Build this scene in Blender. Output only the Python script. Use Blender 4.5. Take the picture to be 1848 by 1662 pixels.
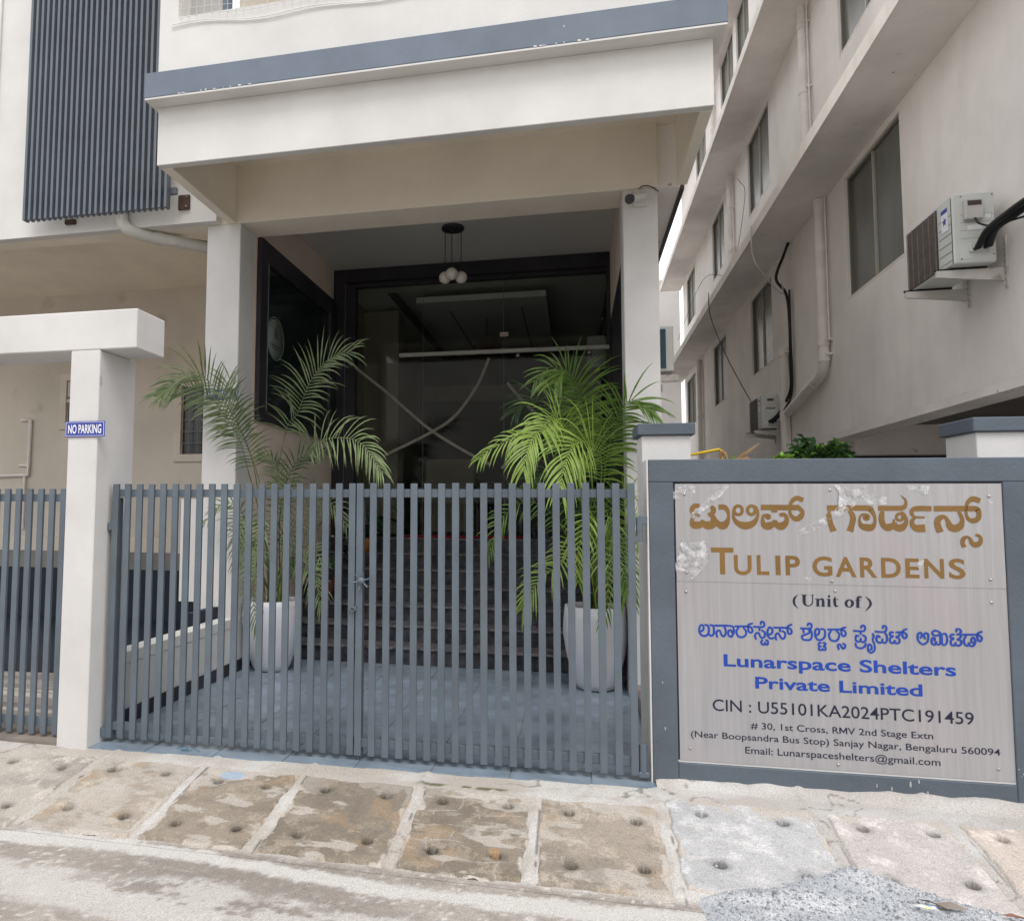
import bpy, bmesh, math, random
import numpy as np
from mathutils import Vector, Matrix
random.seed(7); rng = np.random.default_rng(7)
R = math.radians
for o in list(bpy.data.objects): bpy.data.objects.remove(o)
sc = bpy.context.scene
C = sc.collection

# ------------------------------------------------------------------ camera
cam = bpy.data.cameras.new('camera'); co = bpy.data.objects.new('camera', cam); C.objects.link(co)
F, CX, CY = 1329.71, 734.14, 827.94
M = ((0.97516166, 0.22141097, 0.00607596), (-0.00962203, 0.06975224, -0.99751794), (-0.22128523, 0.97268279, 0.07015014))
rx, dn, fw = Vector(M[0]), Vector(M[1]), Vector(M[2])
co.matrix_world = Matrix(((rx.x, -dn.x, -fw.x, 0), (rx.y, -dn.y, -fw.y, 0), (rx.z, -dn.z, -fw.z, 1.5), (0, 0, 0, 1)))
cam.sensor_fit = 'HORIZONTAL'; cam.sensor_width = 36; cam.lens = 36 * F / 1848
cam.shift_x = (924 - CX) / 1848; cam.shift_y = (CY - 831) / 1848
cam.clip_start = .05; cam.clip_end = 500
sc.camera = co

# ------------------------------------------------------------------ sky, sun, exposure (bright overcast)
SUN_EL, SUN_AZ = R(58), R(158)          # azimuth clockwise from +Y
world = bpy.data.worlds.new('World'); sc.world = world; world.use_nodes = True
nt = world.node_tree; nt.nodes.clear()
sky = nt.nodes.new('ShaderNodeTexSky'); sky.sky_type = 'NISHITA'; sky.sun_disc = False
sky.sun_elevation = SUN_EL; sky.sun_rotation = SUN_AZ; sky.dust_density = 4; sky.air_density = 1
cl = nt.nodes.new('ShaderNodeTexNoise'); cl.inputs['Scale'].default_value = 1.6; cl.inputs['Detail'].default_value = 5
ramp = nt.nodes.new('ShaderNodeValToRGB')
ramp.color_ramp.elements[0].color = (8.2, 8.3, 8.6, 1); ramp.color_ramp.elements[1].color = (11.5, 11.4, 11.3, 1)
ramp.color_ramp.elements[0].position = .3; ramp.color_ramp.elements[1].position = .75
mx = nt.nodes.new('ShaderNodeMix'); mx.data_type = 'RGBA'; mx.inputs[0].default_value = .86
tc = nt.nodes.new('ShaderNodeTexCoord')
bg = nt.nodes.new('ShaderNodeBackground'); bg.inputs[1].default_value = .1
out = nt.nodes.new('ShaderNodeOutputWorld')
L = nt.links.new
L(tc.outputs['Generated'], cl.inputs['Vector']); L(cl.outputs['Fac'], ramp.inputs[0])
L(sky.outputs[0], mx.inputs[6]); L(ramp.outputs[0], mx.inputs[7]); L(mx.outputs[2], bg.inputs[0]); L(bg.outputs[0], out.inputs[0])
sun = bpy.data.lights.new('sun', 'SUN'); so = bpy.data.objects.new('sun', sun); C.objects.link(so)
sun.energy = 1.0; sun.angle = R(26); sun.color = (1, .975, .94)
d = Vector((math.sin(SUN_AZ) * math.cos(SUN_EL), math.cos(SUN_AZ) * math.cos(SUN_EL), math.sin(SUN_EL)))
so.rotation_euler = d.to_track_quat('Z', 'Y').to_euler(); so.location = (0, -5, 20)
sc.view_settings.view_transform = 'Standard'; sc.view_settings.look = 'None'
sc.view_settings.exposure = 0.80; sc.view_settings.gamma = 1; sc.view_settings.use_curve_mapping = False
sc.cycles.max_bounces = 8; sc.cycles.diffuse_bounces = 7; sc.cycles.transparent_max_bounces = 24

# ------------------------------------------------------------------ helpers
WM = {}
def wm(o): return WM.get(o.name, Matrix())
def tag(o, label=None, cat=None, group=None, kind=None):
    if label: o['label'] = label
    if cat: o['category'] = cat
    if group: o['group'] = group
    if kind: o['kind'] = kind
    return o
def link(o, parent):
    C.objects.link(o)
    if parent:
        o.parent = parent; o.matrix_parent_inverse = wm(parent).inverted()
    WM[o.name] = o.matrix_basis.copy()
    return o
def empty(name, loc, label=None, cat=None, group=None, rz=0, parent=None):
    o = bpy.data.objects.new(name, None); o.empty_display_size = .1
    o.location = loc; o.rotation_euler = (0, 0, rz)
    C.objects.link(o)
    WM[o.name] = Matrix.Translation(Vector(loc)) @ Matrix.Rotation(rz, 4, 'Z')
    return tag(o, label, cat, group)
def vcol(me, cols):
    a = me.color_attributes.new('tone', 'FLOAT_COLOR', 'POINT')
    a.data.foreach_set('color', np.asarray(cols, 'f').ravel())
class MB:
    def __init__(s): s.v = []; s.f = []; s.sm = []
    def add(s, vs, fs, smooth=False):
        n = len(s.v); s.v += [tuple(p) for p in vs]; s.f += [tuple(i + n for i in f) for f in fs]; s.sm += [smooth] * len(fs)
        return s
    def box(s, x0, x1, y0, y1, z0, z1):
        if x0 > x1: x0, x1 = x1, x0
        if y0 > y1: y0, y1 = y1, y0
        return s.add([(x0,y0,z0),(x1,y0,z0),(x1,y1,z0),(x0,y1,z0),(x0,y0,z1),(x1,y0,z1),(x1,y1,z1),(x0,y1,z1)],
                     [(0,3,2,1),(4,5,6,7),(0,1,5,4),(1,2,6,5),(2,3,7,6),(3,0,4,7)])
    def bbox(s, x0, x1, y0, y1, z0, z1, b=.003):     # box with bevelled edges
        if x0 > x1: x0, x1 = x1, x0
        if y0 > y1: y0, y1 = y1, y0
        bm = bmesh.new(); bmesh.ops.create_cube(bm, size=1)
        for v in bm.verts: v.co = Vector(((x0+x1)/2+v.co.x*(x1-x0), (y0+y1)/2+v.co.y*(y1-y0), (z0+z1)/2+v.co.z*(z1-z0)))
        bmesh.ops.bevel(bm, geom=bm.edges[:], offset=b, segments=1, affect='EDGES')
        s.bm(bm); return s
    def bm(s, bm, mat=None, smooth=False):
        bm.verts.index_update()
        s.add([(mat @ v.co if mat else v.co)[:] for v in bm.verts], [[v.index for v in f.verts] for f in bm.faces], smooth); bm.free(); return s
    def tube(s, pts, r, n=8, cap=True):
        pts = [Vector(p) for p in pts]; rs = r if isinstance(r, (list, tuple)) else [r] * len(pts)
        vs = []; u = None
        for i, p in enumerate(pts):
            t = (pts[min(i+1, len(pts)-1)] - pts[max(i-1, 0)]).normalized()
            if u is None: u = t.orthogonal().normalized()
            u = (u - t * u.dot(t)).normalized(); w = t.cross(u)
            for k in range(n):
                a = 2*math.pi*k/n; vs.append(p + (u*math.cos(a) + w*math.sin(a)) * rs[i])
        fs = [(i*n+k, i*n+(k+1)%n, (i+1)*n+(k+1)%n, (i+1)*n+k) for i in range(len(pts)-1) for k in range(n)]
        s.add(vs, fs, True)
        if cap: s.add(vs[:n], [tuple(range(n))[::-1]]); s.add(vs[-n:], [tuple(range(n))])
        return s
    def cyl(s, a, b, r, n=20): return s.tube([a, b], r, n)
    def lathe(s, prof, c=(0,0,0), n=32, ax='Z'):
        vs = []
        for r, z in prof:
            for k in range(n):
                a = 2*math.pi*k/n; p = (r*math.cos(a), r*math.sin(a), z)
                if ax == 'Y': p = (p[0], p[2], p[1])
                if ax == 'X': p = (p[2], p[0], p[1])
                vs.append((c[0]+p[0], c[1]+p[1], c[2]+p[2]))
        fs = [(i*n+k, i*n+(k+1)%n, (i+1)*n+(k+1)%n, (i+1)*n+k) for i in range(len(prof)-1) for k in range(n)]
        return s.add(vs, fs, True)
    def mesh(s, name):
        me = bpy.data.meshes.new(name); me.from_pydata(s.v, [], s.f); 
        me.polygons.foreach_set('use_smooth', s.sm); me.update(); return me
    def build(s, name, mat, parent=None, **k):
        me = s.mesh(name); me.materials.append(mat)
        o = bpy.data.objects.new(name, me); link(o, parent); tag(o, **k); return o
def B(*a): return MB().box(*a)
def part(name, mat, parent, *a, b=0, **k):
    m = MB(); (m.bbox(*a, b=b) if b else m.box(*a)); return m.build(name, mat, parent, **k)
def dup(o, me=None, parent=None, dx=(0,0,0)):
    c = o.copy(); C.objects.link(c); c.parent = parent
    if parent: c.matrix_parent_inverse = wm(parent).inverted()
    c.location = Vector(o.location) + Vector(dx); return c
def crom(pts, n):
    pts = [np.array(p, float) for p in pts]; P = [2*pts[0]-pts[1]] + pts + [2*pts[-1]-pts[-2]]; o = []
    for i in range(1, len(P)-2):
        for k in range(n):
            t = k/n; a, b, c, d = P[i-1:i+3]
            o.append(.5*((2*b)+(-a+c)*t+(2*a-5*b+4*c-d)*t*t+(-a+3*b-3*c+d)*t**3))
    o.append(P[-2]); return o
def vnoise(x, y, seed=0):
    xi = np.floor(x).astype(np.int64); yi = np.floor(y).astype(np.int64); fx = x-xi; fy = y-yi
    def h(a, b):
        n = (a*374761393 + b*668265263 + seed*1274126177) & 0xffffffff
        n = ((n ^ (n >> 13)) * 1274126177) & 0xffffffff
        return ((n ^ (n >> 16)) & 0xffff) / 65535.
    u = fx*fx*(3-2*fx); v = fy*fy*(3-2*fy)
    return (h(xi,yi)*(1-u)+h(xi+1,yi)*u)*(1-v)+(h(xi,yi+1)*(1-u)+h(xi+1,yi+1)*u)*v
def fbm(x, y, o=4, seed=0):
    s = 0; a = .5
    for i in range(o): s = s + a*vnoise(x*2**i, y*2**i, seed+i*17); a *= .5
    return s/(1-.5**o)
def sstep(a, b, x): t = np.clip((x-a)/(b-a), 0, 1); return t*t*(3-2*t)

# ------------------------------------------------------------------ materials
def nodes(name):
    m = bpy.data.materials.new(name); m.use_nodes = True; t = m.node_tree; b = t.nodes['Principled BSDF']; return m, t, b
def N(t, ty, **k):
    n = t.nodes.new(ty)
    for a, v in k.items():
        if a in n.inputs: n.inputs[a].default_value = v
        else: setattr(n, a, v)
    return n
def mixc(t, fac, a, b, mode='MIX'):
    n = t.nodes.new('ShaderNodeMix'); n.data_type = 'RGBA'; n.blend_type = mode
    for i, v in ((0, fac), (6, a), (7, b)):
        if isinstance(v, bpy.types.NodeSocket): t.links.new(v, n.inputs[i])
        elif i == 0: n.inputs[0].default_value = v
        else: n.inputs[i].default_value = (*v[:3], 1)
    return n.outputs[2]
def noise(t, vec, scale, detail=4, rough=.6, map_=None, ramp=None):
    if map_:
        mp = t.nodes.new('ShaderNodeMapping'); mp.inputs['Scale'].default_value = map_; t.links.new(vec, mp.inputs['Vector']); vec = mp.outputs[0]
    n = N(t, 'ShaderNodeTexNoise', Scale=scale, Detail=detail, Roughness=rough); t.links.new(vec, n.inputs['Vector'])
    o = n.outputs['Fac']
    if ramp:
        r = t.nodes.new('ShaderNodeMapRange'); r.inputs[1].default_value = ramp[0]; r.inputs[2].default_value = ramp[1]
        t.links.new(o, r.inputs[0]); o = r.outputs[0]
    return o
def mat(name, base, rough=.65, var=.06, vscale=3, bump=0, bscale=60, bdist=.004, spec=.35, metal=0, streak=None, spots=None, coat=0):
    m, t, b = nodes(name); L = t.links.new
    g = t.nodes.new('ShaderNodeNewGeometry').outputs['Position']
    dark = [c*(1-var*2.2) for c in base]; light = [min(1, c*(1+var)) for c in base]
    col = mixc(t, noise(t, g, vscale, 5, ramp=(.3, .7)), dark, light)
    if streak:   # (colour, strength, lo, hi) vertical run marks
        f = noise(t, g, 3, 6, map_=(1.1, 1.1, .22), ramp=(streak[2], streak[3]))
        f2 = t.nodes.new('ShaderNodeMath'); f2.operation = 'MULTIPLY'; L(f, f2.inputs[0]); f2.inputs[1].default_value = streak[1]; f2.use_clamp = True
        col = mixc(t, f2.outputs[0], col, streak[0])
    if spots:    # (colour, scale, lo, hi)
        col = mixc(t, noise(t, g, spots[1], 3, ramp=(spots[2], spots[3])), col, spots[0])
    L(col, b.inputs['Base Color'])
    b.inputs['Roughness'].default_value = rough; b.inputs['Specular IOR Level'].default_value = spec; b.inputs['Metallic'].default_value = metal
    b.inputs['Coat Weight'].default_value = coat
    if bump:
        bp = N(t, 'ShaderNodeBump', Strength=bump, Distance=bdist)
        L(noise(t, g, bscale, 4, .65), bp.inputs['Height']); L(bp.outputs[0], b.inputs['Normal'])
    return m
def emit_free_glass(name, tint, refl=.04, alpha=.25, rough=.02):
    m, t, b = nodes(name); L = t.links.new; t.nodes.remove(b)
    tr = N(t, 'ShaderNodeBsdfTransparent'); tr.inputs[0].default_value = (*tint, 1)
    gl = N(t, 'ShaderNodeBsdfGlossy'); gl.inputs['Roughness'].default_value = rough
    fr = N(t, 'ShaderNodeFresnel', IOR=1.34)
    mx = t.nodes.new('ShaderNodeMixShader'); L(fr.outputs[0], mx.inputs[0]); L(tr.outputs[0], mx.inputs[1]); L(gl.outputs[0], mx.inputs[2])
    L(mx.outputs[0], t.nodes['Material Output'].inputs[0]); return m
W = mat('white_facade_paint', (.645,.635,.615), .8, .045, 1.6, .5, 90, .0025, streak=((.52,.49,.44), .16, .55, .8))
WC = mat('white_column_paint', (.63,.62,.61), .8, .045, 2, .6, 110, .003, streak=((.50,.47,.43), .14, .5, .8), spots=((.6,.57,.52), 6, .68, .8))
WS = mat('cream_soffit_paint', (.80,.73,.62), .85, .05, 1.3, .4, 70, .003, streak=((.5,.45,.38), .12, .55, .8))
CEIL = mat('porch_ceiling_paint', (.62,.60,.57), .9, .03, 1, .3, 70, .002)
WI = mat('beige_porch_paint', (.76,.65,.54), .85, .05, 1.2, .5, 120, .002)
WB = mat('beige_rear_wall_paint', (.60,.55,.475), .85, .06, 1.0, .4, 90, .002, spots=((.4,.35,.28), 2.2, .62, .8))
BAND = mat('blue_grey_band_paint', (.148,.182,.228), .6, .07, 2.5, .5, 80, .002, spots=((.62,.63,.64), 9, .73, .78))
WALLG = mat('blue_grey_wall_paint', (.100,.122,.149), .62, .10, 2, .7, 45, .004, spots=((.5,.51,.52), 14, .76, .80))
GATE = mat('grey_gate_enamel', (.112,.139,.168), .42, .09, 3, .15, 160, .001, spec=.5, spots=((.3,.33,.36), 60, .74, .8))
LOUV = mat('grey_louver_metal', (.110,.128,.155), .4, .06, 3, 0, spec=.5)
RW = mat('right_facade_paint', (.85,.81,.775), .85, .06, .8, .6, 50, .004, streak=((.50,.46,.42), .30, .5, .85), spots=((.45,.41,.38), 24, .75, .82))
RSOF = mat('right_soffit_paint', (.84,.80,.765), .9, .07, 1.2, .5, 40, .004, spots=((.24,.215,.2), 9, .68, .76))
RLEDGE = mat('right_ledge_paint', (.84,.79,.735), .85, .06, 1.5, .5, 50, .004, streak=((.5,.42,.36), .4, .5, .75))
ALU = mat('bronze_window_frame', (.17,.165,.14), .45, .05, 3, metal=.2, spec=.5)
ALUL = mat('pale_window_trim', (.45,.44,.39), .5, .05, 3)
BLACKF = mat('black_door_frame', (.034,.031,.038), .45, .2, 3, spec=.4)
GRAN = mat('black_granite', (.050,.050,.060), .38, .5, 9, .1, 40, .002, spec=.5, spots=((.085,.06,.048), 5, .60, .78))
NOSE = mat('granite_nosing', (.15,.14,.15), .35, .4, 14, .5, 50, .003, spec=.5, spots=((.16,.12,.1), 14, .55, .75))
TILE = mat('slate_driveway_tile', (.21,.265,.325), .27, .16, 3.5, .5, 18, .004, spec=.5, spots=((.30,.32,.34), 11, .66, .9))
TGR = mat('tile_grout', (.22,.23,.24), .8, .1, 6)
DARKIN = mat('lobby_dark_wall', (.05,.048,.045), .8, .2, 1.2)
LOBC = mat('lobby_ceiling_white', (.72,.72,.70), .85, .03, 1)
LOBW = mat('lobby_side_wall', (.34,.30,.24), .85, .05, 1)
NAVY = mat('dark_navy_opening', (.010,.018,.030), .6, .2, 1.5)  # near-black colour standing in for the darkness inside the basement opening
DGREY = mat('basement_grey_plaster', (.22,.215,.20), .85, .1, 1.4, .3, 60, .003)
PVC = mat('painted_pvc_pipe', (.76,.72,.68), .55, .06, 4, 0, spots=((.3,.27,.24), 9, .66, .8))
PVCW = mat('grey_white_pvc_pipe', (.55,.55,.50), .5, .08, 4, 0, spots=((.35,.34,.3), 7, .6, .8))
RUST = mat('rusty_steel', (.09,.055,.04), .8, .2, 8)
BLK = mat('black_rubber', (.012,.012,.014), .5, .1, 6)
BLKG = mat('black_gloss_plastic', (.015,.015,.018), .2, .1, 6, spec=.5)
ACW = mat('ac_white_enamel', (.60,.62,.60), .45, .04, 3, spec=.5, spots=((.4,.4,.38), 12, .7, .82))
ACG = mat('ac_grille_dusty', (.26,.225,.20), .6, .1, 12)
ACD = mat('ac_dark_inner', (.03,.03,.03), .7, .1, 6)
ACF = mat('blue_condenser_fins', (.06,.12,.17), .5, .1, 8)
BRK = mat('white_bracket_steel', (.58,.56,.53), .5, .06, 6, spots=((.25,.18,.13), 5, .62, .74))
POT = mat('white_fibre_planter', (.60,.60,.64), .5, .03, 2, .15, 60, .002, spots=((.38,.3,.18), 8, .70, .8))
SOIL = mat('potting_soil', (.035,.025,.018), .95, .3, 20, .8, 60, .01)
TERRA = mat('terracotta_speckled', (.20,.07,.045), .9, .3, 60, .6, 120, .004)
ORANGE = mat('orange_glazed_pot', (.42,.15,.02), .4, .1, 6)
GLOBE = mat('opal_glass_globe', (.72,.69,.60), .25, .02, 2, spec=.5)
BLUE = mat('blue_sign_enamel', (.02,.045,.33), .35, .05, 4, spec=.5)
WHITE = mat('white_print', (.8,.8,.82), .5, .02, 4)
GOLD = mat('gold_vinyl_lettering', (.215,.12,.035), .5, .06, 6)
BLUEL = mat('blue_vinyl_lettering', (.014,.06,.36), .5, .05, 6)
INK = mat('black_navy_lettering', (.018,.022,.045), .5, .05, 6)
SCREW = mat('steel_screw_head', (.5,.48,.46), .25, .1, 30, metal=1)
RED = mat('red_door_mat', (.20,.012,.016), .95, .2, 20, .6, 200, .003)
BACKC = mat('far_building_plaster', (.62,.60,.58), .85, .06, .6)
YEL = mat('yellow_painted_pipe', (.62,.42,.02), .5, .1, 6)
LAT = mat('grey_plaster_base', (.33,.34,.35), .85, .1, 3, .4, 60, .003)
STAIN = mat('rust_stain', (.45,.33,.22), .9, .15, 6)
BUSH = [mat('bush_leaf_%s' % n, c, .5, .2, 12, spec=.3) for n, c in (('deep',(.03,.075,.022)),('fresh',(.10,.21,.03)),('bright',(.22,.42,.05)))]
def leafmat(name, a, b, trans=.35, rough=.42):
    m, t, p = nodes(name); L = t.links.new
    g = t.nodes.new('ShaderNodeNewGeometry').outputs['Position']
    col = mixc(t, noise(t, g, 14, 3, ramp=(.3, .7)), a, b)
    col = mixc(t, noise(t, g, 45, 2, ramp=(.64, .76)), col, (.34, .24, .09))
    L(col, p.inputs['Base Color']); p.inputs['Roughness'].default_value = rough; p.inputs['Specular IOR Level'].default_value = .45
    tl = N(t, 'ShaderNodeBsdfTranslucent'); L(col, tl.inputs[0])
    mx = t.nodes.new('ShaderNodeMixShader'); mx.inputs[0].default_value = trans
    L(p.outputs[0], mx.inputs[1]); L(tl.outputs[0], mx.inputs[2]); L(mx.outputs[0], t.nodes['Material Output'].inputs[0]); return m
LEAF = [leafmat('palm_leaf_deep', (.022,.06,.016), (.045,.11,.025)), leafmat('palm_leaf_green', (.075,.15,.022), (.16,.27,.045)),
        leafmat('palm_leaf_lime', (.19,.31,.045), (.33,.46,.10)), leafmat('palm_leaf_greyed', (.085,.125,.05), (.21,.27,.12)),
        leafmat('palm_leaf_pale', (.17,.24,.10), (.32,.40,.18))]
STEM = mat('palm_cane_yellow_green', (.17,.18,.045), .5, .2, 8)
DRYSTEM = mat('palm_cane_brown_sheath', (.22,.12,.06), .8, .2, 12)
BROAD = leafmat('broad_leaf_dark', (.012,.035,.014), (.025,.065,.022), .15, .3)
CROT = leafmat('croton_leaf_pink_green', (.30,.22,.08), (.42,.20,.14), .3)
GLASS_D = emit_free_glass('clear_door_glass', (.88,.90,.88))
def winmat(name, a, b):
    m, t, p = nodes(name); g = t.nodes.new('ShaderNodeNewGeometry').outputs['Position']
    c = mixc(t, noise(t, g, .9, 4, map_=(1,1,.35), ramp=(.3,.75)), a, b); t.links.new(c, p.inputs['Base Color'])
    p.inputs['Roughness'].default_value = .22; p.inputs['Specular IOR Level'].default_value = .5; return m
WIN = winmat('dusty_window_glass', (.085,.09,.085), (.20,.205,.185))
WIND = winmat('dark_window_glass', (.015,.018,.022), (.035,.04,.045))
def postermat():
    m, t, p = nodes('dark_leaf_print_glass'); L = t.links.new
    g = t.nodes.new('ShaderNodeNewGeometry').outputs['Position']
    mp = t.nodes.new('ShaderNodeMapping'); mp.inputs['Rotation'].default_value = (R(35), 0, 0); mp.inputs['Scale'].default_value = (1, 2.2, 7); L(g, mp.inputs[0])
    v = N(t, 'ShaderNodeTexVoronoi', Scale=2.6); L(mp.outputs[0], v.inputs['Vector'])
    r = t.nodes.new('ShaderNodeMapRange'); r.inputs[1].default_value = .04; r.inputs[2].default_value = .32; r.inputs[3].default_value = 1; r.inputs[4].default_value = 0; L(v.outputs['Distance'], r.inputs[0])
    c = mixc(t, r.outputs[0], (.010,.016,.018), (.05,.07,.065)); L(c, p.inputs['Base Color']); p.inputs['Roughness'].default_value = .12; return m
POSTER = postermat()
def steelmat():
    m, t, p = nodes('brushed_steel_plate_under_film'); L = t.links.new
    g = t.nodes.new('ShaderNodeNewGeometry').outputs['Position']
    c = mixc(t, noise(t, g, 3, 4, map_=(16, 1, .5), ramp=(.3,.7)), (.42,.415,.43), (.50,.49,.505))
    c = mixc(t, noise(t, g, 1.3, 2, ramp=(.55,.95)), c, (.53,.44,.45))
    L(c, p.inputs['Base Color']); p.inputs['Metallic'].default_value = .5; p.inputs['Roughness'].default_value = .38
    bp = N(t, 'ShaderNodeBump', Strength=.55, Distance=.005); L(noise(t, g, 4, 4, map_=(7, 1, .6)), bp.inputs['Height'])
    bp2 = N(t, 'ShaderNodeBump', Strength=.25, Distance=.001); L(noise(t, g, 40, 2, map_=(20, 1, .4)), bp2.inputs['Height']); L(bp.outputs[0], bp2.inputs['Normal'])
    L(bp2.outputs[0], p.inputs['Normal']); return m
STEEL = steelmat()
def filmmat():
    m, t, p = nodes('torn_clear_plastic_film'); L = t.links.new
    g = t.nodes.new('ShaderNodeNewGeometry').outputs['Position']
    tr = N(t, 'ShaderNodeBsdfTransparent'); tr.inputs[0].default_value = (.97,.97,.97,1)
    p.inputs['Base Color'].default_value = (.8,.8,.82,1); p.inputs['Roughness'].default_value = .18; p.inputs['Specular IOR Level'].default_value = 1
    mx = t.nodes.new('ShaderNodeMixShader'); L(noise(t, g, 28, 4, ramp=(.40,.78)), mx.inputs[0])
    L(tr.outputs[0], mx.inputs[1]); L(p.outputs[0], mx.inputs[2]); L(mx.outputs[0], t.nodes['Material Output'].inputs[0]); return m
FILMM = filmmat()
def tonemat(name, rough=.9, bump=.5, grain=.22, bs=220):
    m, t, p = nodes(name); L = t.links.new
    g = t.nodes.new('ShaderNodeNewGeometry').outputs['Position']
    a = N(t, 'ShaderNodeVertexColor'); a.layer_name = 'tone'
    k = mixc(t, noise(t, g, 160, 4, .7, ramp=(.3,.7)), (1-grain*1.6,)*3, (1+grain,)*3)
    c = mixc(t, 1, a.outputs[0], k, 'MULTIPLY')
    c = mixc(t, noise(t, g, 26, 5, .75, ramp=(.60,.74)), c, mixc(t, 1, c, (.66,.62,.57), 'MULTIPLY'))
    L(c, p.inputs['Base Color']); p.inputs['Roughness'].default_value = rough; p.inputs['Specular IOR Level'].default_value = .2
    bp = N(t, 'ShaderNodeBump', Strength=bump, Distance=.004); L(noise(t, g, bs, 5, .7), bp.inputs['Height']); L(bp.outputs[0], p.inputs['Normal']); return m
CONC = tonemat('weathered_cement', bump=.45, grain=.26)
GRAV = tonemat('grey_stone_chips', .85, .3, .35, 400)

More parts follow.
